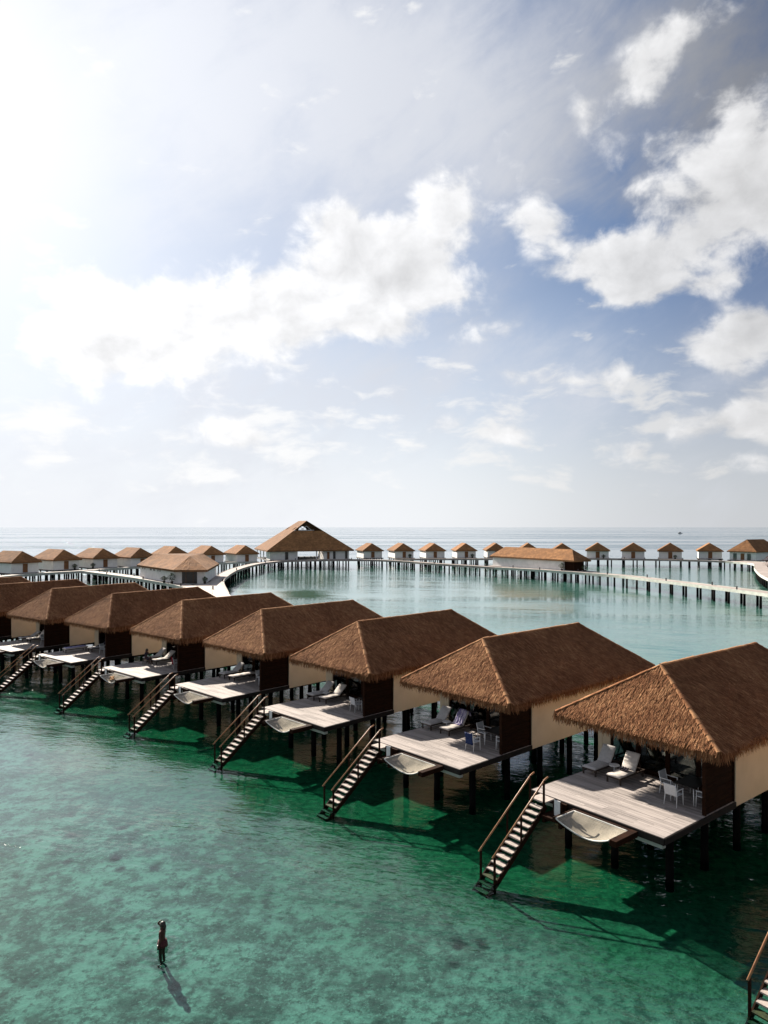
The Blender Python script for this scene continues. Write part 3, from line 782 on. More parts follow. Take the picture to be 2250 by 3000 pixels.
# villa 3
lounger(3, .35, -2.25, 42, 'grey raised lounger standing in shade beside a brighter cream one')
lounger(3, .38, -1.05, 42, 'sunlit cream raised lounger on the deck with a single white chair', 'cream_cushion')
side_table(3, 1.25, -1.66, 'round white side table between the grey and the sunlit cream loungers')
table(3, 1.55, 2.25, 'dark table mostly hidden behind the lone white chair in shade')
chair(3, .62, 1.95, -8, 'lone white chair facing the glass doors beside two raised loungers')
# villa 4
lounger(4, .45, -2.15, 40, 'grey raised lounger beside the flat cream one')
lounger(4, .40, -.80, 0, 'cream lounger laid completely flat', 'cream_cushion')
table(4, 1.6, 2.25, 'dark table by the screen on the deck with the flat lounger')
chair(4, 1.5, 1.35, -100, 'white chair by the glass doors on the deck with the flat lounger')
# villa 5
lounger(5, .40, -2.30, 42, 'grey lounger behind the seated person in dark clothes')
lounger(5, .35, -.85, 38, 'cream raised lounger beside the seated person in dark clothes', 'cream_cushion')
table(5, 1.5, 2.35, 'dark table behind the chair with the dark red towel')
chair(5, .75, 1.95, -20, 'white chair with a dark red towel over its back')
towel('red_towel', 'dark red towel hung over a white chair back', M['red'], 5, .75, 1.95, -20, [(-.20, .48)]+CHAIRBACK[1:], .52, amp=.03, seed=7)
towel('tan_cloth', 'tan crumpled shape lying in the net', M['tan_cloth'], 5, -4.0, .7, 60, [(0, -.36), (.3, -.38), (.6, -.34), (.8, -.25)], .30, amp=.06, cat='cloth', seed=12)  # crumpled tan strip laid in the sag of the net
# villa 6
lounger(6, -1.15, -1.75, 0, 'flat lounger under a violet towel, pulled forward on the deck', 'cream_cushion', 6)
towel('violet_towel', 'violet towel spread over the flat lounger pulled forward', M['violet'], 6, -1.15, -1.75, -6, [(.12, .402), (1.15, .402), (1.2, .41), (1.95, .41)], .66, amp=.02, seed=9)
lounger(6, .55, -.45, 30, 'lounger near the glass doors under a dark cloth, behind the violet towel')
towel('dark_towel', 'dark cloth over the lounger behind the violet towel', M['dark_cloth'], 6, .55, -.45, 0, back_path(30, .02, .8, .7), .6, amp=.05, cat='cloth', seed=10)
table(6, 1.5, 2.3, 'dark table by the screen on the deck with the violet towel')
chair(6, .9, 1.5, -70, 'white chair by the dark table on the deck with the violet towel')
# villa 7
lounger(7, .30, -1.9, 30, 'dark grey lounger on the deck cut by the left edge')
lounger(7, .45, -.60, 50, 'raised lounger nearest the doors on the deck cut by the left edge', 'cream_cushion')
chair(7, 1.0, 1.6, -60, 'white chair in the shade on the deck cut by the left edge')

# ------------------------------------------------------------------ people
def body(name, joints, edges, parent, mat, root):
    me = bpy.data.meshes.new(name); names = list(joints); idx = {n: k for k, n in enumerate(names)}
    me.from_pydata([joints[n][0] for n in names], [(idx[a], idx[c]) for a, c in edges], [])
    o = bpy.data.objects.new(name, me); COL.objects.link(o)
    sk = o.modifiers.new('skin', 'SKIN')
    for k, n in enumerate(names):
        r_ = joints[n][1]; r_ = r_ if isinstance(r_, tuple) else (r_, r_)
        me.skin_vertices[0].data[k].radius = r_
        me.skin_vertices[0].data[k].use_root = (n == root)
    sk.use_smooth_shade = True
    sd = o.modifiers.new('sub', 'SUBSURF'); sd.levels = 1; sd.render_levels = 1
    dg = bpy.context.evaluated_depsgraph_get(); dg.update()
    ev = bpy.data.meshes.new_from_object(o.evaluated_get(dg)); ev.name = name
    o.modifiers.clear(); o.data = ev; ev.materials.clear(); ev.materials.append(mat)
    ev.polygons.foreach_set('use_smooth', [True]*len(ev.polygons))
    o.parent = parent
    return o
def hand(j, e, wrist, direction, side, tag_):
    w = Vector(j[wrist][0]); d = Vector(direction).normalized(); s = Vector(side).normalized()
    j['palm'+tag_] = (tuple(w+d*.06), (.036, .02)); e.append((wrist, 'palm'+tag_))
    for k, (off, ln) in enumerate(((-.03, .062), (-.01, .075), (.01, .07), (.03, .055))):
        a = w+d*.10+s*off; c = a+d*ln*.6; f_ = a+d*ln+d.cross(s)*.012
        for nm, p in (('a', a), ('b', c), ('c', f_)): j[f'f{k}{nm}{tag_}'] = (tuple(p), .009)
        e += [('palm'+tag_, f'f{k}a{tag_}'), (f'f{k}a{tag_}', f'f{k}b{tag_}'), (f'f{k}b{tag_}', f'f{k}c{tag_}')]
    a = w+d*.04-s*.045; c = a+d*.04-s*.02
    j['ta'+tag_] = (tuple(a), .011); j['tb'+tag_] = (tuple(c), .010); e += [(wrist, 'ta'+tag_), ('ta'+tag_, 'tb'+tag_)]
def ball(b, c, r, n=10):
    v = []; f = []
    for i in range(n+1):
        th = math.pi*i/n
        for k in range(n*2):
            ph = math.pi*k/n
            v.append((c[0]+r[0]*math.sin(th)*math.cos(ph), c[1]+r[1]*math.sin(th)*math.sin(ph), c[2]+r[2]*math.cos(th)))
    for i in range(n):
        for k in range(n*2):
            a, q = i*2*n+k, i*2*n+(k+1) % (2*n); f.append((a, a+2*n, q+2*n, q))
    b.add(v, f)

def wader():
    P = ground(476, 2771, 0)
    o = thing('person', 'person standing waist deep in the shallow lagoon, one elbow raised', 'person', (P.x, P.y, -.63), R(78))
    o.scale = (.88, .88, .80)
    # faces +y locally; left arm raised to the head, right arm hanging
    j = {'pelvis': ((0, 0, .95), (.155, .11)), 'belly': ((0, .005, 1.10), (.13, .095)), 'chest': ((0, 0, 1.30), (.16, .105)), 'neckb': ((0, -.005, 1.46), (.07, .065)),
         'neck': ((0, .005, 1.53), (.052, .055)), 'head': ((0, .02, 1.63), (.078, .092)), 'crown': ((0, .01, 1.72), (.066, .08)), 'nose': ((0, .115, 1.61), (.013, .014))}
    e = [('pelvis', 'belly'), ('belly', 'chest'), ('chest', 'neckb'), ('neckb', 'neck'), ('neck', 'head'), ('head', 'crown'), ('head', 'nose')]
    j.update({'shL': ((.19, 0, 1.42), .06), 'elL': ((.27, .34, 1.50), .045), 'wrL': ((.15, .17, 1.70), .03),
              'shR': ((-.19, 0, 1.41), .06), 'elR': ((-.27, -.06, 1.13), .045), 'wrR': ((-.24, .04, .90), .03)})
    e += [('neckb', 'shL'), ('shL', 'elL'), ('elL', 'wrL'), ('neckb', 'shR'), ('shR', 'elR'), ('elR', 'wrR')]
    hand(j, e, 'wrL', (-.55, -.6, .50), (.7, -.7, .1), 'L'); hand(j, e, 'wrR', (.1, .15, -1), (0, 1, .1), 'R')
    for s, n in ((1, 'l'), (-1, 'r')):
        j.update({'hip'+n: ((s*.095, 0, .88), .098), 'kn'+n: ((s*.11, .03, .48), .062), 'an'+n: ((s*.115, -.01, .08), .042), 'toe'+n: ((s*.13, .15, .035), (.04, .028))})
        e += [('pelvis', 'hip'+n), ('hip'+n, 'kn'+n), ('kn'+n, 'an'+n), ('an'+n, 'toe'+n)]
    body('body', j, e, o, M['skin'], 'pelvis')
    b = MB(); ball(b, (0, -.015, 1.675), (.098, .108, .115)); ball(b, (0, -.09, 1.57), (.07, .05, .13)); b.build('hair', M['hair'], o, True)
    b = MB()
    b.tube([(0, 0, .80), (0, 0, .90), (0, 0, 1.03)], [.20, .19, .165], 16); b.build('swim_shorts', M['swim'], o, True)
    b = MB(); b.tube([(-.236, .035, .925), (-.236, .035, .955)], .038, 10); b.build('wristband', M['white_metal'], o, True)
wader()

def sitter():
    P = local(5, .02, -1.45)
    o = thing('person', 'person in dark clothes sitting hunched between two sun loungers', 'person', (P.x, P.y, ZD), -R(VILLAS[5][2])+R(-60))
    # a low stool of a lounger end carries the hips; faces +y
    j = {'pelvis': ((0, -.02, .47), (.15, .12)), 'belly': ((0, 0, .62), (.13, .10)), 'chest': ((0, .05, .82), (.155, .105)), 'neckb': ((0, .08, .97), (.065, .06)),
         'neck': ((0, .105, 1.03), (.05, .052)), 'head': ((0, .14, 1.12), (.076, .09)), 'crown': ((0, .13, 1.21), (.064, .078)), 'nose': ((0, .235, 1.10), (.013, .013))}
    e = [('pelvis', 'belly'), ('belly', 'chest'), ('chest', 'neckb'), ('neckb', 'neck'), ('neck', 'head'), ('head', 'crown'), ('head', 'nose')]
    for s, n in ((1, 'L'), (-1, 'R')):
        j.update({'sh'+n: ((s*.185, .07, .93), .058), 'el'+n: ((s*.24, .17, .67), .043), 'wr'+n: ((s*.13, .38, .55), .03)})
        e += [('neckb', 'sh'+n), ('sh'+n, 'el'+n), ('el'+n, 'wr'+n)]
        hand(j, e, 'wr'+n, (-s*.3, .9, -.25), (s*.9, .3, 0), n)
        j.update({'hip'+n: ((s*.10, .05, .46), .092), 'kn'+n: ((s*.13, .46, .47), .062), 'an'+n: ((s*.13, .44, .09), .042), 'toe'+n: ((s*.14, .60, .035), (.04, .028))})
        e += [('pelvis', 'hip'+n), ('hip'+n, 'kn'+n), ('kn'+n, 'an'+n), ('an'+n, 'toe'+n)]
    body('body', j, e, o, M['skin'], 'pelvis')
    j2 = {'a': ((0, -.02, .45), (.175, .15)), 'b': ((0, 0, .62), (.15, .12)), 'c': ((0, .05, .82), (.175, .125)), 'd': ((0, .075, .95), (.10, .085)),
          'e': ((.19, .075, .92), .072), 'f': ((.235, .16, .70), .058), 'g': ((-.19, .075, .92), .072), 'h': ((-.235, .16, .70), .058),
          'i': ((.11, .18, .46), .11), 'k': ((.13, .42, .47), .085), 'l': ((-.11, .18, .46), .11), 'm': ((-.13, .42, .47), .085)}
    body('dark_dress', j2, [('a', 'b'), ('b', 'c'), ('c', 'd'), ('d', 'e'), ('e', 'f'), ('d', 'g'), ('g', 'h'), ('a', 'i'), ('i', 'k'), ('a', 'l'), ('l', 'm')], o, M['dark_cloth'], 'a')
    b = MB(); ball(b, (0, .105, 1.165), (.096, .106, .112)); ball(b, (0, .03, 1.05), (.075, .05, .16)); b.build('hair', M['hair'], o, True)
sitter()
# the stool-like foot end the sitter uses
def stool():
    P = local(5, .02, -1.45)
    o = thing('low_stool', 'low dark stool under the seated person between the loungers', 'stool', (P.x, P.y, ZD+.004), -R(VILLAS[5][2]))
    b = MB(); b.box(-.2, .2, -.2, .2, .30, .345); b.build('seat', M['frame_wood'], o)
    for sx in (-1, 1):
        for sy in (-1, 1):
            b = MB(); b.box(sx*.16-.02, sx*.16+.02, sy*.16-.02, sy*.16+.02, 0, .30); b.build('leg', M['frame_wood'], o)
stool()

# ------------------------------------------------------------------ plants
def shrub(name, label, loc, h, w, mat, group=None, seed=1, pot=True):
    rr = random.Random(seed); o = thing(name, label, 'plant', loc, 0, group)
    if pot:
        b = MB(); b.tube([(0, 0, 0), (0, 0, .45), (0, 0, .5)], [.22, .32, .33], 12); b.build('pot', M['pot'], o)
    b = MB(); z0 = .45 if pot else 0
    for k in range(7):
        a = rr.uniform(0, 6.28); b.tube([(0, 0, z0), (.25*w*math.cos(a), .25*w*math.sin(a), z0+h*.45), (.42*w*math.cos(a), .42*w*math.sin(a), z0+h*.8)], [.03, .022, .01], 5)
    b.build('stems', M['dark_wood'], o)
    b = MB()
    for k in range(420):
        a = rr.uniform(0, 6.28); zz = rr.random(); rad = w*.5*math.sqrt(rr.random())*math.sin(math.pi*min(1, .18+zz*.80))
        c = Vector((rad*math.cos(a), rad*math.sin(a), z0+h*(.15+.85*zz))); d = Vector((rr.gauss(0, 1), rr.gauss(0, 1), rr.gauss(.3, .8))).normalized()*rr.uniform(.10, .2)
        s = d.cross(Vector((rr.gauss(0, 1), rr.gauss(0, 1), rr.gauss(0, 1)))).normalized()*.045
        b.add([c, c+d*.5+s, c+d, c+d*.5-s], [(0, 1, 2, 3)], rr.random())
    b.build('foliage', mat, o)
    return o

# ------------------------------------------------------------------ the outer ring: far villas, pavilion, service buildings
def far_roof_mesh(w, ze, zr, a, b_, name='roof', over=.0):
    E, A, B, faces = hip_faces(w, ze, zr, a, b_)
    b = MB()
    for P, Q, T, S in faces:
        nu, nv = 16, 7; n = (Q-P).cross(S-P).normalized(); pts = []
        for j in range(nv+1):
            for i in range(nu+1):
                p = P.lerp(S, j/nv).lerp(Q.lerp(T, j/nv), i/nu)
                k = 0 if i in (0, nu) or j == nv else random.uniform(-.03, .03)
                pts.append(p+n*k-(Vector((0, 0, random.uniform(0, .10))) if j == 0 and 0 < i < nu else Vector()))
        b.add(pts, [(j*(nu+1)+i, j*(nu+1)+i+1, (j+1)*(nu+1)+i+1, (j+1)*(nu+1)+i) for j in range(nv) for i in range(nu)])
    Lo = [e-Vector((0, 0, .32)) for e in E]
    for i in range(4):
        j = (i+1) % 4; b.add([E[i], Lo[i], Lo[j], E[j]], [(0, 1, 2, 3)], .1)
    b.add(Lo, [(3, 2, 1, 0)], .1)
    return b.mesh(name, M['thatch_far'])
ZW = 2.38
def make_far_villa(w=4.0, ze=5.03, zr=7.65, a=2.0, b_=10.7, wall=3.5):
    o = thing('stilt_villa', '', 'villa'); L = a+b_
    link('roof', far_roof_mesh(w, ze, zr, a, b_), o)
    b = MB(); b.box(-wall, wall, .75, L-.7, ZW-.1, ze-.1); b.build('wall', M['white_wall'], o)
    b = MB(); b.box(-.62, .62, .68, .752, ZW+.02, ZW+2.2); d = b.build('door', M['door_wood'], o)
    b = MB(); b.box(.40, .46, .62, .68, ZW+1.0, ZW+1.12); b.build('handle', M['bollard'], d)
    b = MB(); b.box(-wall-.3, wall+.3, -.2, L-.4, ZW-.42, ZW-.102); b.build('platform', M['fascia'], o)
    pm = pile_mesh(ZW-.42, .2)
    for y in (.6, 4.4, 8.2, L-1.2):
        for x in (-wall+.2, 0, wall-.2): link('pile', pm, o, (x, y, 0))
    return o
FAR = [('L', -88.4, 174.0, -57), ('L', -84.1, 186.9, -51.5), ('L', -77.6, 196.7, -48), ('L', -69.0, 201.8, -45.0), ('L', -63.3, 216.5, -40.0), ('L', -53.9, 222.9, -36), ('L', -44.3, 228.6, -31.1),
       ('R', -3.9, 257.8, -14.7), ('R', 7.6, 257.7, -11.8), ('R', 19.0, 258.1, -8.3), ('R', 30.5, 259.0, -3.2), ('R', 42.1, 261.9, 2.1), ('R', 54.1, 262.1, 7.3), ('R', 65.8, 258.5, 11.6),
       ('R', 76.8, 252.6, 16.3), ('R', 88.7, 250.2, 19.7), ('R', 101.3, 248.7, 21.5), ('R', 115.6, 249.0, 22.3)]
FLAB = ['far stilt villa cut by the left edge, largest lit roof of its ring', 'far stilt villa second from the left edge of the outer ring', 'far stilt villa third from the left edge, shrub at its lit side wall',
        'far stilt villa just left of the chamfered white thatched building', 'far stilt villa whose roof peeps over the left part of the chamfered building', 'far stilt villa showing its door behind the right part of the chamfered building',
        'far stilt villa next to the left side of the big pavilion', 'first small stilt villa to the right of the big pavilion', 'second small stilt villa right of the big pavilion, plant beside its door',
        'third small stilt villa right of the big pavilion', 'fourth small stilt villa right of the big pavilion, dark planter by its door', 'stilt villa half hidden by the left end of the long white building',
        'stilt villa showing only its ridge above the long white building', 'stilt villa whose roof rises over the right end of the long white building', 'first brown roofed stilt villa to the right of the long white building',
        'second brown roofed stilt villa to the right of the long white building', 'third brown roofed stilt villa right of the long building, dark shrub by its door', 'last small stilt villa before the large villa cut by the right edge']
fp = make_far_villa()
for k, (g, x, y, a) in enumerate(FAR):
    o = fp if k == 0 else copy_tree(fp)
    o.location = (x, y, 0); o.rotation_euler.z = -R(a)
    if k >= 14: o.scale = (1.08, 1.08, 1.04)
    tag(o, FLAB[k], 'villa', 'stilt villas of the outer ring')
def far_local(k, u, v, z=ZW):
    g, x, y, a = FAR[k]; a = R(a)
    return Vector((x+u*math.sin(a)+v*math.cos(a), y+u*math.cos(a)-v*math.sin(a), z))
for k, v_, lab in ((1, 2.0, 'dark potted shrub beside the door of the second villa from the left'), (2, -3.9, 'large dark potted shrub at the lit wall of the third villa from the left'), (8, 2.0, 'potted shrub by the door of the second villa right of the pavilion'),
                   (10, 2.1, 'potted shrub by the door of the fourth villa right of the pavilion'), (14, 2.0, 'potted shrub by the first door right of the long white building'), (16, 1.6, 'wide potted shrub by the third door right of the long white building')):
    shrub('potted_shrub', lab, far_local(k, .1, v_, ZW-.1), 1.0, 1.5, M['leaf'], 'potted shrubs beside villa doors', k)

# large villa at the right edge
big = make_far_villa(5.1, 5.3, 9.35, 3.6, 15.5, 4.5)
big.location = (122.3, 240.5, 0); big.rotation_euler.z = -R(54)
tag(big, 'large brown roofed villa cut by the right edge at the far boardwalk', 'villa')
for c in list(big.children):
    if c.name.startswith('door'):
        for x in (-2.6, 2.2):
            d = link('window', c.data, big, (x, .003, 0)); d.data = c.data.copy(); d.data.materials[0] = M['glass']
shrub('leafy_shrub', 'reddish leaved shrub standing on the boardwalk at the right edge', ground(2249, 1662, ZW), 3.0, 3.4, M['red_leaf'], seed=31, pot=False)

def roof_from(name, faces, drop, parent, mat, n=6):
    b = MB()
    for f in faces:
        f = [Vector(p) for p in f]
        if len(f) == 3: f = f+[f[2]]
        P, Q, T, S = f; nn = (Q-P).cross(S-P); nn.normalize()
        nu, nv = 18, 7; pts = []
        for j in range(nv+1):
            for i in range(nu+1):
                p = P.lerp(S, j/nv).lerp(Q.lerp(T, j/nv), i/nu); k = 0 if i in (0, nu) or j == nv else random.uniform(-.03, .03)
                pts.append(p+nn*k)
        b.add(pts, [(j*(nu+1)+i, j*(nu+1)+i+1, (j+1)*(nu+1)+i+1, (j+1)*(nu+1)+i) for j in range(nv) for i in range(nu)])
        b.add([P, P-Vector((0, 0, drop)), Q-Vector((0, 0, drop)), Q], [(0, 1, 2, 3)], .1)
    return b.build(name, mat, parent)

def chamfered():
    ze, zr = 5.15, 7.65
    c0 = Vector((-44, 152, 0))
    o = thing('thatched_lodge', 'white walled thatched building with a chamfered corner entrance by the pale plaza', 'building', c0)
    P = [Vector(p)-c0 for p in ((-55.7, 158.3, ze), (-41.7, 139.2, ze), (-35.0, 139.2, ze), (-38.4, 163.7, ze), (-45.5, 167., ze), (-52.5, 166.5, ze))]
    Rg = [Vector(p)-c0 for p in ((-51.6, 157.9, zr), (-40.3, 146., zr), (-41.3, 160., zr))]
    roof_from('roof', [(P[0], P[1], Rg[1], Rg[0]), (P[1], P[2], Rg[1]), (P[2], P[3], Rg[2], Rg[1]), (P[3], P[4], Rg[2]), (P[4], P[5], Rg[0], Rg[2]), (P[5], P[0], Rg[0]), (Rg[0], Rg[1], Rg[2])], .4, o, M['thatch_far'])
    cen = sum(P, Vector())/6
    foot = [cen.lerp(p, .92) for p in P]
    b = MB(); b.poly([(p.x, p.y) for p in foot], ZW-.1, ze-.12); b.build('wall', M['white_wall'], o)
    b = MB(); b.poly([(cen.lerp(p, 1.0).x, cen.lerp(p, 1.0).y) for p in P], ZW-.45, ZW-.102); b.build('platform', M['fascia'], o)
    a, c = foot[1], foot[2]; d = (c-a).normalized(); n = Vector((d.y, -d.x, 0)); mid = a.lerp(c, .5)
    b = MB(); p0, p1 = mid-d*1.5, mid+d*1.5
    b.add([(p.x, p.y, z) for z in (ZW, ZW+2.3) for p in (p0, p1, p1+n*.08, p0+n*.08)], [(0, 1, 2, 3), (7, 6, 5, 4), (0, 4, 5, 1), (1, 5, 6, 2), (2, 6, 7, 3), (3, 7, 4, 0)])
    dr = b.build('entrance_door', M['table_top'], o)
    for k in (-.02, 1.42):
        q0 = mid+d*(k-.75+.04); q1 = q0+d*.06
        b = MB(); b.add([(p.x, p.y, z) for z in (ZW, ZW+2.28) for p in (q0+n*.082, q1+n*.082, q1+n*.12, q0+n*.12)], [(0, 1, 2, 3), (7, 6, 5, 4), (0, 4, 5, 1), (1, 5, 6, 2), (2, 6, 7, 3), (3, 7, 4, 0)]); b.build('frame', M['door_wood'], dr)
    a, c = foot[0], foot[1]; d = (c-a).normalized(); n = Vector((d.y, -d.x, 0)); L = (c-a).length
    for s in (.07, .14, .31, .34, .41, .44, .54, .60):
        q = a+d*(L*s); q1 = q+d*.55
        b = MB(); b.add([(p.x, p.y, z) for z in (ze-.85, ze-.5) for p in (q, q1, q1+n*.03, q+n*.03)], [(0, 1, 2, 3), (7, 6, 5, 4), (0, 4, 5, 1), (1, 5, 6, 2), (2, 6, 7, 3), (3, 7, 4, 0)]); b.build('vent_window', M['table_top'], o)
    pm = pile_mesh(ZW-.45, .2)
    for p in [cen.lerp(q, s) for q in P for s in (.9, .5)]: link('pile', pm, o, (p.x, p.y, 0))
    e0 = foot[1].lerp(foot[2], .1)+c0
    shrub('potted_shrub', 'leafy potted shrub left of the dark entrance of the chamfered building', (e0.x-.9, e0.y-.6, ZW), 1.6, 1.8, M['leaf'], None, 41)
    shrub('potted_shrub', 'dark squat planter furthest left of the chamfered entrance', (e0.x-2.9, e0.y+.9, ZW), .9, 1.5, M['leaf'], None, 42)
    shrub('potted_shrub', 'pale plant right of the dark entrance of the chamfered building', (c0.x+foot[2].x+.2, c0.y+foot[2].y-.9, ZW), .9, 1.2, M['leaf'], None, 43)
chamfered()

def long_house():
    ze, zr = 5.15, 7.85
    a = Vector((31.2, 208., 0)); c = Vector((48.2, 178.3, 0)); d = (c-a).normalized(); n = Vector((-d.y, d.x, 0)); L = (c-a).length
    # n points away from the viewer's side
    o = thing('thatched_lodge', 'long low white building under one brown thatched roof beside the right walkway', 'building', a)
    W = 6.0
    def pt(u, v, z): q = d*u+n*v; return Vector((q.x, q.y, z))
    E = [pt(0, 0, ze), pt(L, 0, ze), pt(L, W, ze), pt(0, W, ze)]; A, B = pt(3.6, W/2, zr), pt(L-3.6, W/2, zr)
    roof_from('roof', [(E[0], E[1], B, A), (E[1], E[2], B), (E[2], E[3], A, B), (E[3], E[0], A)], .4, o, M['thatch_far'])
    q = [pt(.7, .7, 0), pt(L-4.5, .7, 0), pt(L-4.5, W-.7, 0), pt(.7, W-.7, 0)]
    b = MB(); b.poly([(p.x, p.y) for p in q], ZW-.1, ze-.1); b.build('wall', M['white_wall'], o)
    q = [pt(L-4.49, 1.2, 0), pt(L-1.6, 1.2, 0), pt(L-1.6, W-.9, 0), pt(L-4.49, W-.9, 0)]
    b = MB(); b.poly([(p.x, p.y) for p in q], ZW, ze-.12); b.build('porch_screen', M['dark_wood'], o)
    q = [pt(-.3, -.3, 0), pt(L+2.5, -.3, 0), pt(L+2.5, W+.3, 0), pt(-.3, W+.3, 0)]
    b = MB(); b.poly([(p.x, p.y) for p in q], ZW-.45, ZW-.102); b.build('platform', M['walk'], o)
    for v_ in (.9, W-.9):
        b = MB(); p = pt(L-.9, v_, 0); b.box(p.x-.12, p.x+.12, p.y-.12, p.y+.12, ZW-.1, ze-.05); b.build('porch_post', M['dark_wood'], o)
    pm = pile_mesh(ZW-.45, .2)
    for i in range(9):
        for v_ in (.6, W-.6): p = pt(1+(L-1)*i/8, v_, 0); link('pile', pm, o, (p.x, p.y, 0))
    p = a+pt(L-4.2, -.1, 0); shrub('potted_shrub', 'leafy potted shrub at the dark porch of the long white building', (p.x, p.y, ZW-.1), 1.6, 1.7, M['leaf'], None, 44)
    p = a+pt(L+1.3, 2.2, 0); shrub('potted_shrub', 'dark bushy planter beyond the porch end of the long white building', (p.x, p.y, ZW-.1), 1.2, 1.6, M['leaf'], None, 45)
long_house()

def pavilion():
    t_ = R(19); o = thing('open_pavilion', 'huge open sided thatched pavilion with a gablet under its high ridge', 'pavilion', (-25.2, 244.4, 0), t_)
    hw, dep, ze, zr = 15.4, 29., 5.6, 15.9
    # local: x along the front, y back
    zg = 12.3; yr = 7.5; gx = hw*(zr-zg)/(zr-ze); yg = yr*(zg-ze)/(zr-ze)      # a hip roof whose end slopes stop short of the ridge
    faces = [((-hw, 0, ze), (hw, 0, ze), (gx, yg, zg), (-gx, yg, zg)), ((hw, dep, ze), (-hw, dep, ze), (-gx, dep-yg, zg), (gx, dep-yg, zg)),
             ((hw, 0, ze), (hw, dep, ze), (0, dep-yr, zr), (0, yr, zr)), ((-hw, dep, ze), (-hw, 0, ze), (0, yr, zr), (0, dep-yr, zr))]
    rf = roof_from('roof', faces, .45, o, M['thatch_far'])
    # gable ends: side panels in the gablet leave an arched opening with a small truss
    for y in (yr+.8, dep-yr-.8):
        b = MB(); n = 14
        rx, rzz = gx*.54, (zr-zg)*.50
        arch = [Vector((-rx*math.cos(math.pi*k/n), y, zg+.02+rzz*math.sin(math.pi*k/n))) for k in range(n+1)]
        outer = [Vector((-gx*.94, y, zg+.02))]
        for k in range(n+1):
            x = arch[k].x; xo = x/rx*gx*.94; zo = zg+(zr-.15-zg)*(1-abs(xo)/gx)
            outer.append(Vector((xo, y, max(arch[k].z+.01, zo))))
        outer = outer[1:]
        vs = arch+outer; m_ = n+1
        b.add(vs, [(k, k+1, m_+k+1, m_+k) for k in range(n)], .3); b.build('gable', M['soffit'], o)
        b = MB()
        b.beam((-rx, y, zg+.2), (rx, y, zg+.2), .22, .2); b.beam((0, y, zg+.3), (0, y, zg+rzz), .2, .2)
        for sx in (-1, 1): b.beam((sx*rx*.62, y, zg+.3), (0, y, zg+rzz*.95), .16, .16, (0, 1, 0))
        b.build('truss', M['white_wall'], o)
    b = MB(); b.box(-hw+.6, hw-.6, .3, dep-.6, ZW-.5, ZW-.102); b.build('platform', M['fascia'], o)
    # wall blocks either side of the open middle, through to the back
    b = MB(); b.box(-hw+1.2, -4.6, 1.4, 9.5, ZW-.1, ze+.3); b.build('wall', M['white_wall'], o)
    b = MB(); b.box(4.6, hw-1.4, 1.4, 9.5, ZW-.1, ze+.3); b.build('wall', M['white_wall'], o)
    for x, w_, hh in ((-9.0, 1.1, 2.6), (5.9, .9, 2.5), (8.1, .9, 2.7), (12.5, .9, 2.7)):
        b = MB(); b.box(x, x+w_, 1.33, 1.402, ZW, ZW+hh); b.build('door', M['table_top'] if x != 5.9 else M['door_wood'], o)
    for x in (2.2, 3.3):
        b = MB(); b.box(x-.16, x+.16, 1.6, 1.92, ZW-.1, ze+.2); b.build('post', M['white_wall'], o)
    for x in (-hw+.9, hw-.9):
        for y in (13, 20, dep-1.2):
            b = MB(); b.box(x-.16, x+.16, y-.16, y+.16, ZW-.1, ze+.1); b.build('post', M['white_wall'], o)
    pm = pile_mesh(ZW-.5, .22)
    for x in (-13.6, -10.2, -6.8, -3.4, 0, 3.4, 6.8, 10.2, 13.6):
        for y in (.8, 8., 16., 24.): link('pile', pm, o, (x, y, 0))
    # dark tables and chairs seen against the light in the open middle
    def at(x, y): c, s_ = math.cos(t_), math.sin(t_); return (-25.2+x*c-y*s_, 244.4+x*s_+y*c, ZW-.10)
    tb = None
    for k, (x, y, lab) in enumerate(((-2.6, 5.0, 'dark cafe table at the left of the pavilion opening'), (-.2, 6.0, 'dark cafe table in the middle of the pavilion opening'), (1.5, 4.6, 'dark cafe table by the posts of the pavilion opening'))):
        if tb is None:
            tb = thing('cafe_table', '', 'table'); b = MB(); b.tube([(0, 0, .72), (0, 0, .77)], .6, 14); b.build('tabletop', M['table_top'], tb)
            b = MB(); b.tube([(0, 0, 0), (0, 0, .03), (0, 0, .05), (0, 0, .72)], [.3, .3, .05, .05], 10); b.build('pedestal', M['table_top'], tb); q = tb
        else: q = copy_tree(tb)
        q.location = at(x, y); tag(q, lab, 'table', 'cafe tables under the pavilion')
    ch = None
    for k, (x, y) in enumerate(((-3.5, 5.2), (-1.7, 4.8), (-1.1, 6.3), (.7, 6.1), (.9, 4.3), (2.3, 4.9))):
        if ch is None:
            ch = thing('cafe_chair', '', 'chair')
            b = MB(); b.box(-.23, .23, -.23, .23, .42, .47); b.build('seat', M['table_top'], ch)
            b = MB(); b.box(-.23, .23, .19, .23, .472, .95); b.build('backrest', M['table_top'], ch)
            for sx in (-1, 1):
                for sy in (-1, 1):
                    b = MB(); b.box(sx*.2-.025, sx*.2+.025, sy*.2-.025, sy*.2+.025, 0, .42); b.build('leg', M['table_top'], ch)
            q = ch
        else: q = copy_tree(ch)
        q.location = at(x, y); q.rotation_euler.z = k*1.7
        tag(q, 'dark cafe chair silhouetted in the opening of the big pavilion', 'chair', 'cafe chairs under the pavilion')
pavilion()

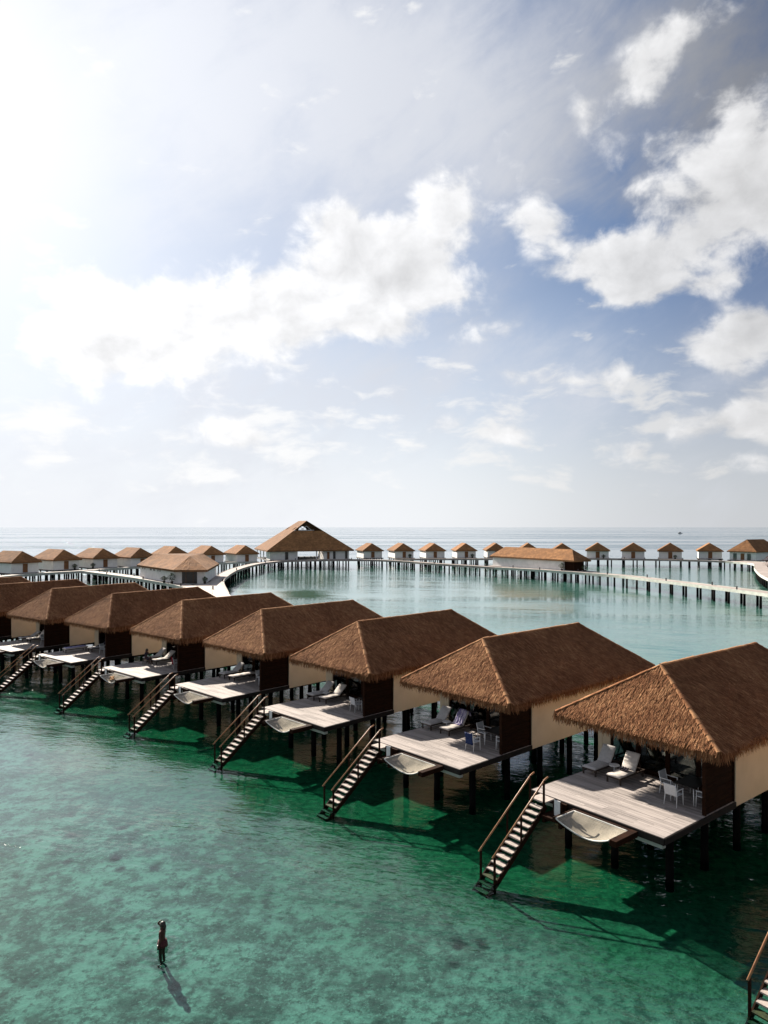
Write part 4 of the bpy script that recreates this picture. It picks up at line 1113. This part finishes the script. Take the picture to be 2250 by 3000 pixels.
# ------------------------------------------------------------------ walkways on piles
def smooth_line(pts, step=2.0):
    P = [Vector((p[0], p[1])) for p in pts]; P = [P[0]*2-P[1]]+P+[P[-1]*2-P[-2]]
    out = []
    for i in range(1, len(P)-2):
        p0, p1, p2, p3 = P[i-1:i+3]; n = max(2, int((p2-p1).length/step))
        for k in range(n):
            s = k/n
            out.append(.5*((2*p1)+(p2-p0)*s+(2*p0-5*p1+4*p2-p3)*s*s+(3*p1-p0-3*p2+p3)*s**3))
    out.append(P[-2]); return out
def walkway(name, label, pts, width, side, gap=4.0, beam='pale_beam', z=ZW, rows=2):
    """near edge line, deck offset to `side` (+1 left of travel)"""
    L = smooth_line(pts); n = len(L)
    nor = []
    for i in range(n):
        d = (L[min(i+1, n-1)]-L[max(i-1, 0)]).normalized(); nor.append(Vector((-d.y, d.x))*side)
    a = L; c = [p+q*width for p, q in zip(L, nor)]
    o = thing(name, label, 'walkway', (a[0].x, a[0].y, 0)); o0 = a[0]
    def strip(mb, p, q, z0, z1, tone=None):
        for i in range(n-1):
            v = [(w.x-o0.x, w.y-o0.y, zz) for zz in (z0, z1) for w in (p[i], p[i+1], q[i+1], q[i])]
            f = [(0, 3, 2, 1), (4, 5, 6, 7), (0, 1, 5, 4), (2, 3, 7, 6)]
            if i == 0: f.append((3, 0, 4, 7))
            if i == n-2: f.append((1, 2, 6, 5))
            mb.add(v, f, tone)
    b = MB(); strip(b, a, c, z-.08, z); b.build('deck', M['walk'], o)
    for e, s in ((a, -1), (c, 1)):
        b = MB(); p = [w+q*s*.10 for w, q in zip(e, nor)]; p2 = [w+q*s*.003 for w, q in zip(e, nor)]
        strip(b, p, p2, z-.52, z+.06); b.build('edge_beam', M[beam], o)
    pm = pile_mesh(z-.42, .21); acc = 0.; k = 0; spots = []
    for i in range(1, n):
        seg = (L[i]-L[i-1]).length; acc += seg
        if acc >= gap:
            acc = 0
            for f_ in ((.06, .94) if rows == 2 else (.06,)):
                q = a[i].lerp(c[i], f_); spots.append(q)
    spots.sort(key=lambda q: q.length)
    for q in spots[:100]: link('pile', pm, o, (q.x-o0.x, q.y-o0.y, 0))
    if len(spots) > 100:                                    # the farthest ones as one part
        b = MB()
        for q in spots[100:]:
            x, y = q.x-o0.x, q.y-o0.y; b.tube([(x, y, -1.3), (x, y, z-.42)], [.23, .21], 10)
        tag(b.build('pile_row', M['pile'], o, True), kind='stuff')
    return a, c
def W(px, py): p = ground(px, py, ZW); return (p.x, p.y)
A1 = [W(670, 1739), W(655, 1703), W(672, 1684), W(699, 1669), W(737, 1657), W(780, 1648.5), W(845, 1642.5), W(941, 1640), W(1030, 1639.5), W(1108, 1640.5), W(1190, 1645), W(1271, 1651), W(1360, 1656.5), W(1450, 1662.5)]
A2 = [W(1450, 1662.5), W(1560, 1668), W(1650, 1674), W(1735, 1680), W(1819, 1687), W(1900, 1696.5), W(2050, 1714.5), W(2250, 1740), W(2500, 1778)]
n1 = walkway('boardwalk', 'curving boardwalk on dark piles from the pale plaza past the big pavilion', A1, 2.6, 1, 3.0, 'walk')
n2 = walkway('boardwalk', 'straight boardwalk with pale edge beam running from the long building to the right edge', A2, 3.0, 1, 3.0)
A3 = [(-112, 150), W(-60, 1698), W(0, 1690), W(72, 1683), W(150, 1677.5), W(241, 1672.5), W(350, 1664), W(420, 1660), W(500, 1655), W(639, 1649), W(750, 1645)]
n3 = walkway('boardwalk', 'outer boardwalk along the lit villas at the left edge', A3, 2.4, 1, 4.2, 'pale_beam')
A4 = [W(241, 1673.5), W(310, 1682), W(369, 1690), W(416, 1697), W(495, 1710.5), W(545, 1722)]
n4 = walkway('boardwalk', 'short boardwalk from the left villas to the chamfered white building', A4, 2.8, 1, 3.2)
A5 = [W(1160, 1638.2), W(1250, 1637.4), W(1434, 1636.6), W(1600, 1636), W(1708, 1636), W(1900, 1638.5), W(2050, 1641.5), W(2130, 1644.5)]
n5 = walkway('boardwalk', 'outer boardwalk in front of the brown roofed villas at right', A5, 2.4, 1, 4.2, 'walk')
A6 = [W(2125, 1645), W(2170, 1647.5), W(2207, 1652), W(2211, 1665), W(2228, 1683), W(2262, 1700), W(2340, 1730)]
n6 = walkway('boardwalk', 'broad curved boardwalk with white rim at the right edge', A6, 9.0, 1, 2.6)
# plaza
def plaza():
    q = [W(520, 1726), W(560, 1714), W(606, 1708), W(650, 1690), W(640, 1705), W(670.5, 1739), W(690, 1762), W(600, 1790), W(470, 1760)]
    c = Vector((sum(p[0] for p in q)/len(q), sum(p[1] for p in q)/len(q)))
    q = [(p[0]-c.x, p[1]-c.y) for p in q]
    o = thing('plaza_platform', 'pale plank plaza on piles in front of the chamfered white building', 'platform', (c.x, c.y, 0))
    b = MB(); b.poly(q, ZW-.30, ZW+.004); b.build('deck', M['tread'], o)
    pm = pile_mesh(ZW-.3, .2)
    for p in q:
        for s in (.93, .55): link('pile', pm, o, (p[0]*s, p[1]*s, 0))
plaza()
# landward boardwalk behind the front row
B1 = [tuple(local(i, 15.2, 0)[:2]) for i in (9, 8, 7, 6, 5, 4, 3, 2, 1, 0)]
walkway('boardwalk', 'boardwalk hidden behind the front row of thatched villas', B1, 2.4, 1, 5., 'walk')

# bollard lights along the walkways
bm = None
def bollard(p, lab):
    global bm
    if bm is None:
        b = MB(); b.tube([(0, 0, 0), (0, 0, .5), (0, 0, .52), (0, 0, .62)], [.13, .13, .17, .15], 10); bm = b.mesh('bollard_light', M['bollard'])
    o = link('bollard_light', bm, None, (p.x, p.y, ZW+.004)); tag(o, lab, 'bollard light', 'bollard lights along the boardwalks')
for (a, c), lab, st, off in ((n2, 'small dark bollard light on the straight right hand boardwalk', 5, 2), (n1, 'small dark bollard light on the curving boardwalk past the pavilion', 9, 4),
                             (n4, 'small dark bollard light on the short boardwalk to the chamfered building', 5, 2), (n5, 'small dark bollard light on the far right boardwalk', 9, 3)):
    for k in range(off, len(a)-1, st):
        bollard(a[k].lerp(c[k], .08 if (k//st) % 2 else .92), lab)

# ------------------------------------------------------------------ boat on the horizon
def boat():
    o = thing('boat', 'tiny grey boat on the horizon at the right', 'boat', (632, 1500, 0), R(12))
    b = MB(); n = 9; V = []
    for i in range(n):
        s = i/(n-1); x = (s-.5)*11; w = 1.5*math.sin(math.pi*min(1, .12+s*.80))**.7*(1 if s < .7 else (1-s)/.3+.02); top = 1.0+.9*max(0, s-.6)**1.3
        V += [(x, -w, top), (x, -w*.8, .1), (x, 0, -.4), (x, w*.8, .1), (x, w, top)]
    b.add(V, [(i*5+k, i*5+k+1, (i+1)*5+k+1, (i+1)*5+k) for i in range(n-1) for k in range(4)]+[(i*5, (i+1)*5, (i+1)*5+4, i*5+4) for i in range(n-1)]+[(0, 4, 3, 2, 1)])
    b.build('hull', M['hull'], o)
    b = MB(); b.box(-3.2, 1.2, -1.1, 1.1, 1.0, 2.6); b.box(-3.6, 1.7, -1.3, 1.3, 2.6, 2.75); b.build('cabin', M['hull'], o)
    b = MB(); b.tube([(-.5, 0, 2.75), (-.5, 0, 5.2)], .06, 6); b.build('mast', M['hull'], o)
boat()
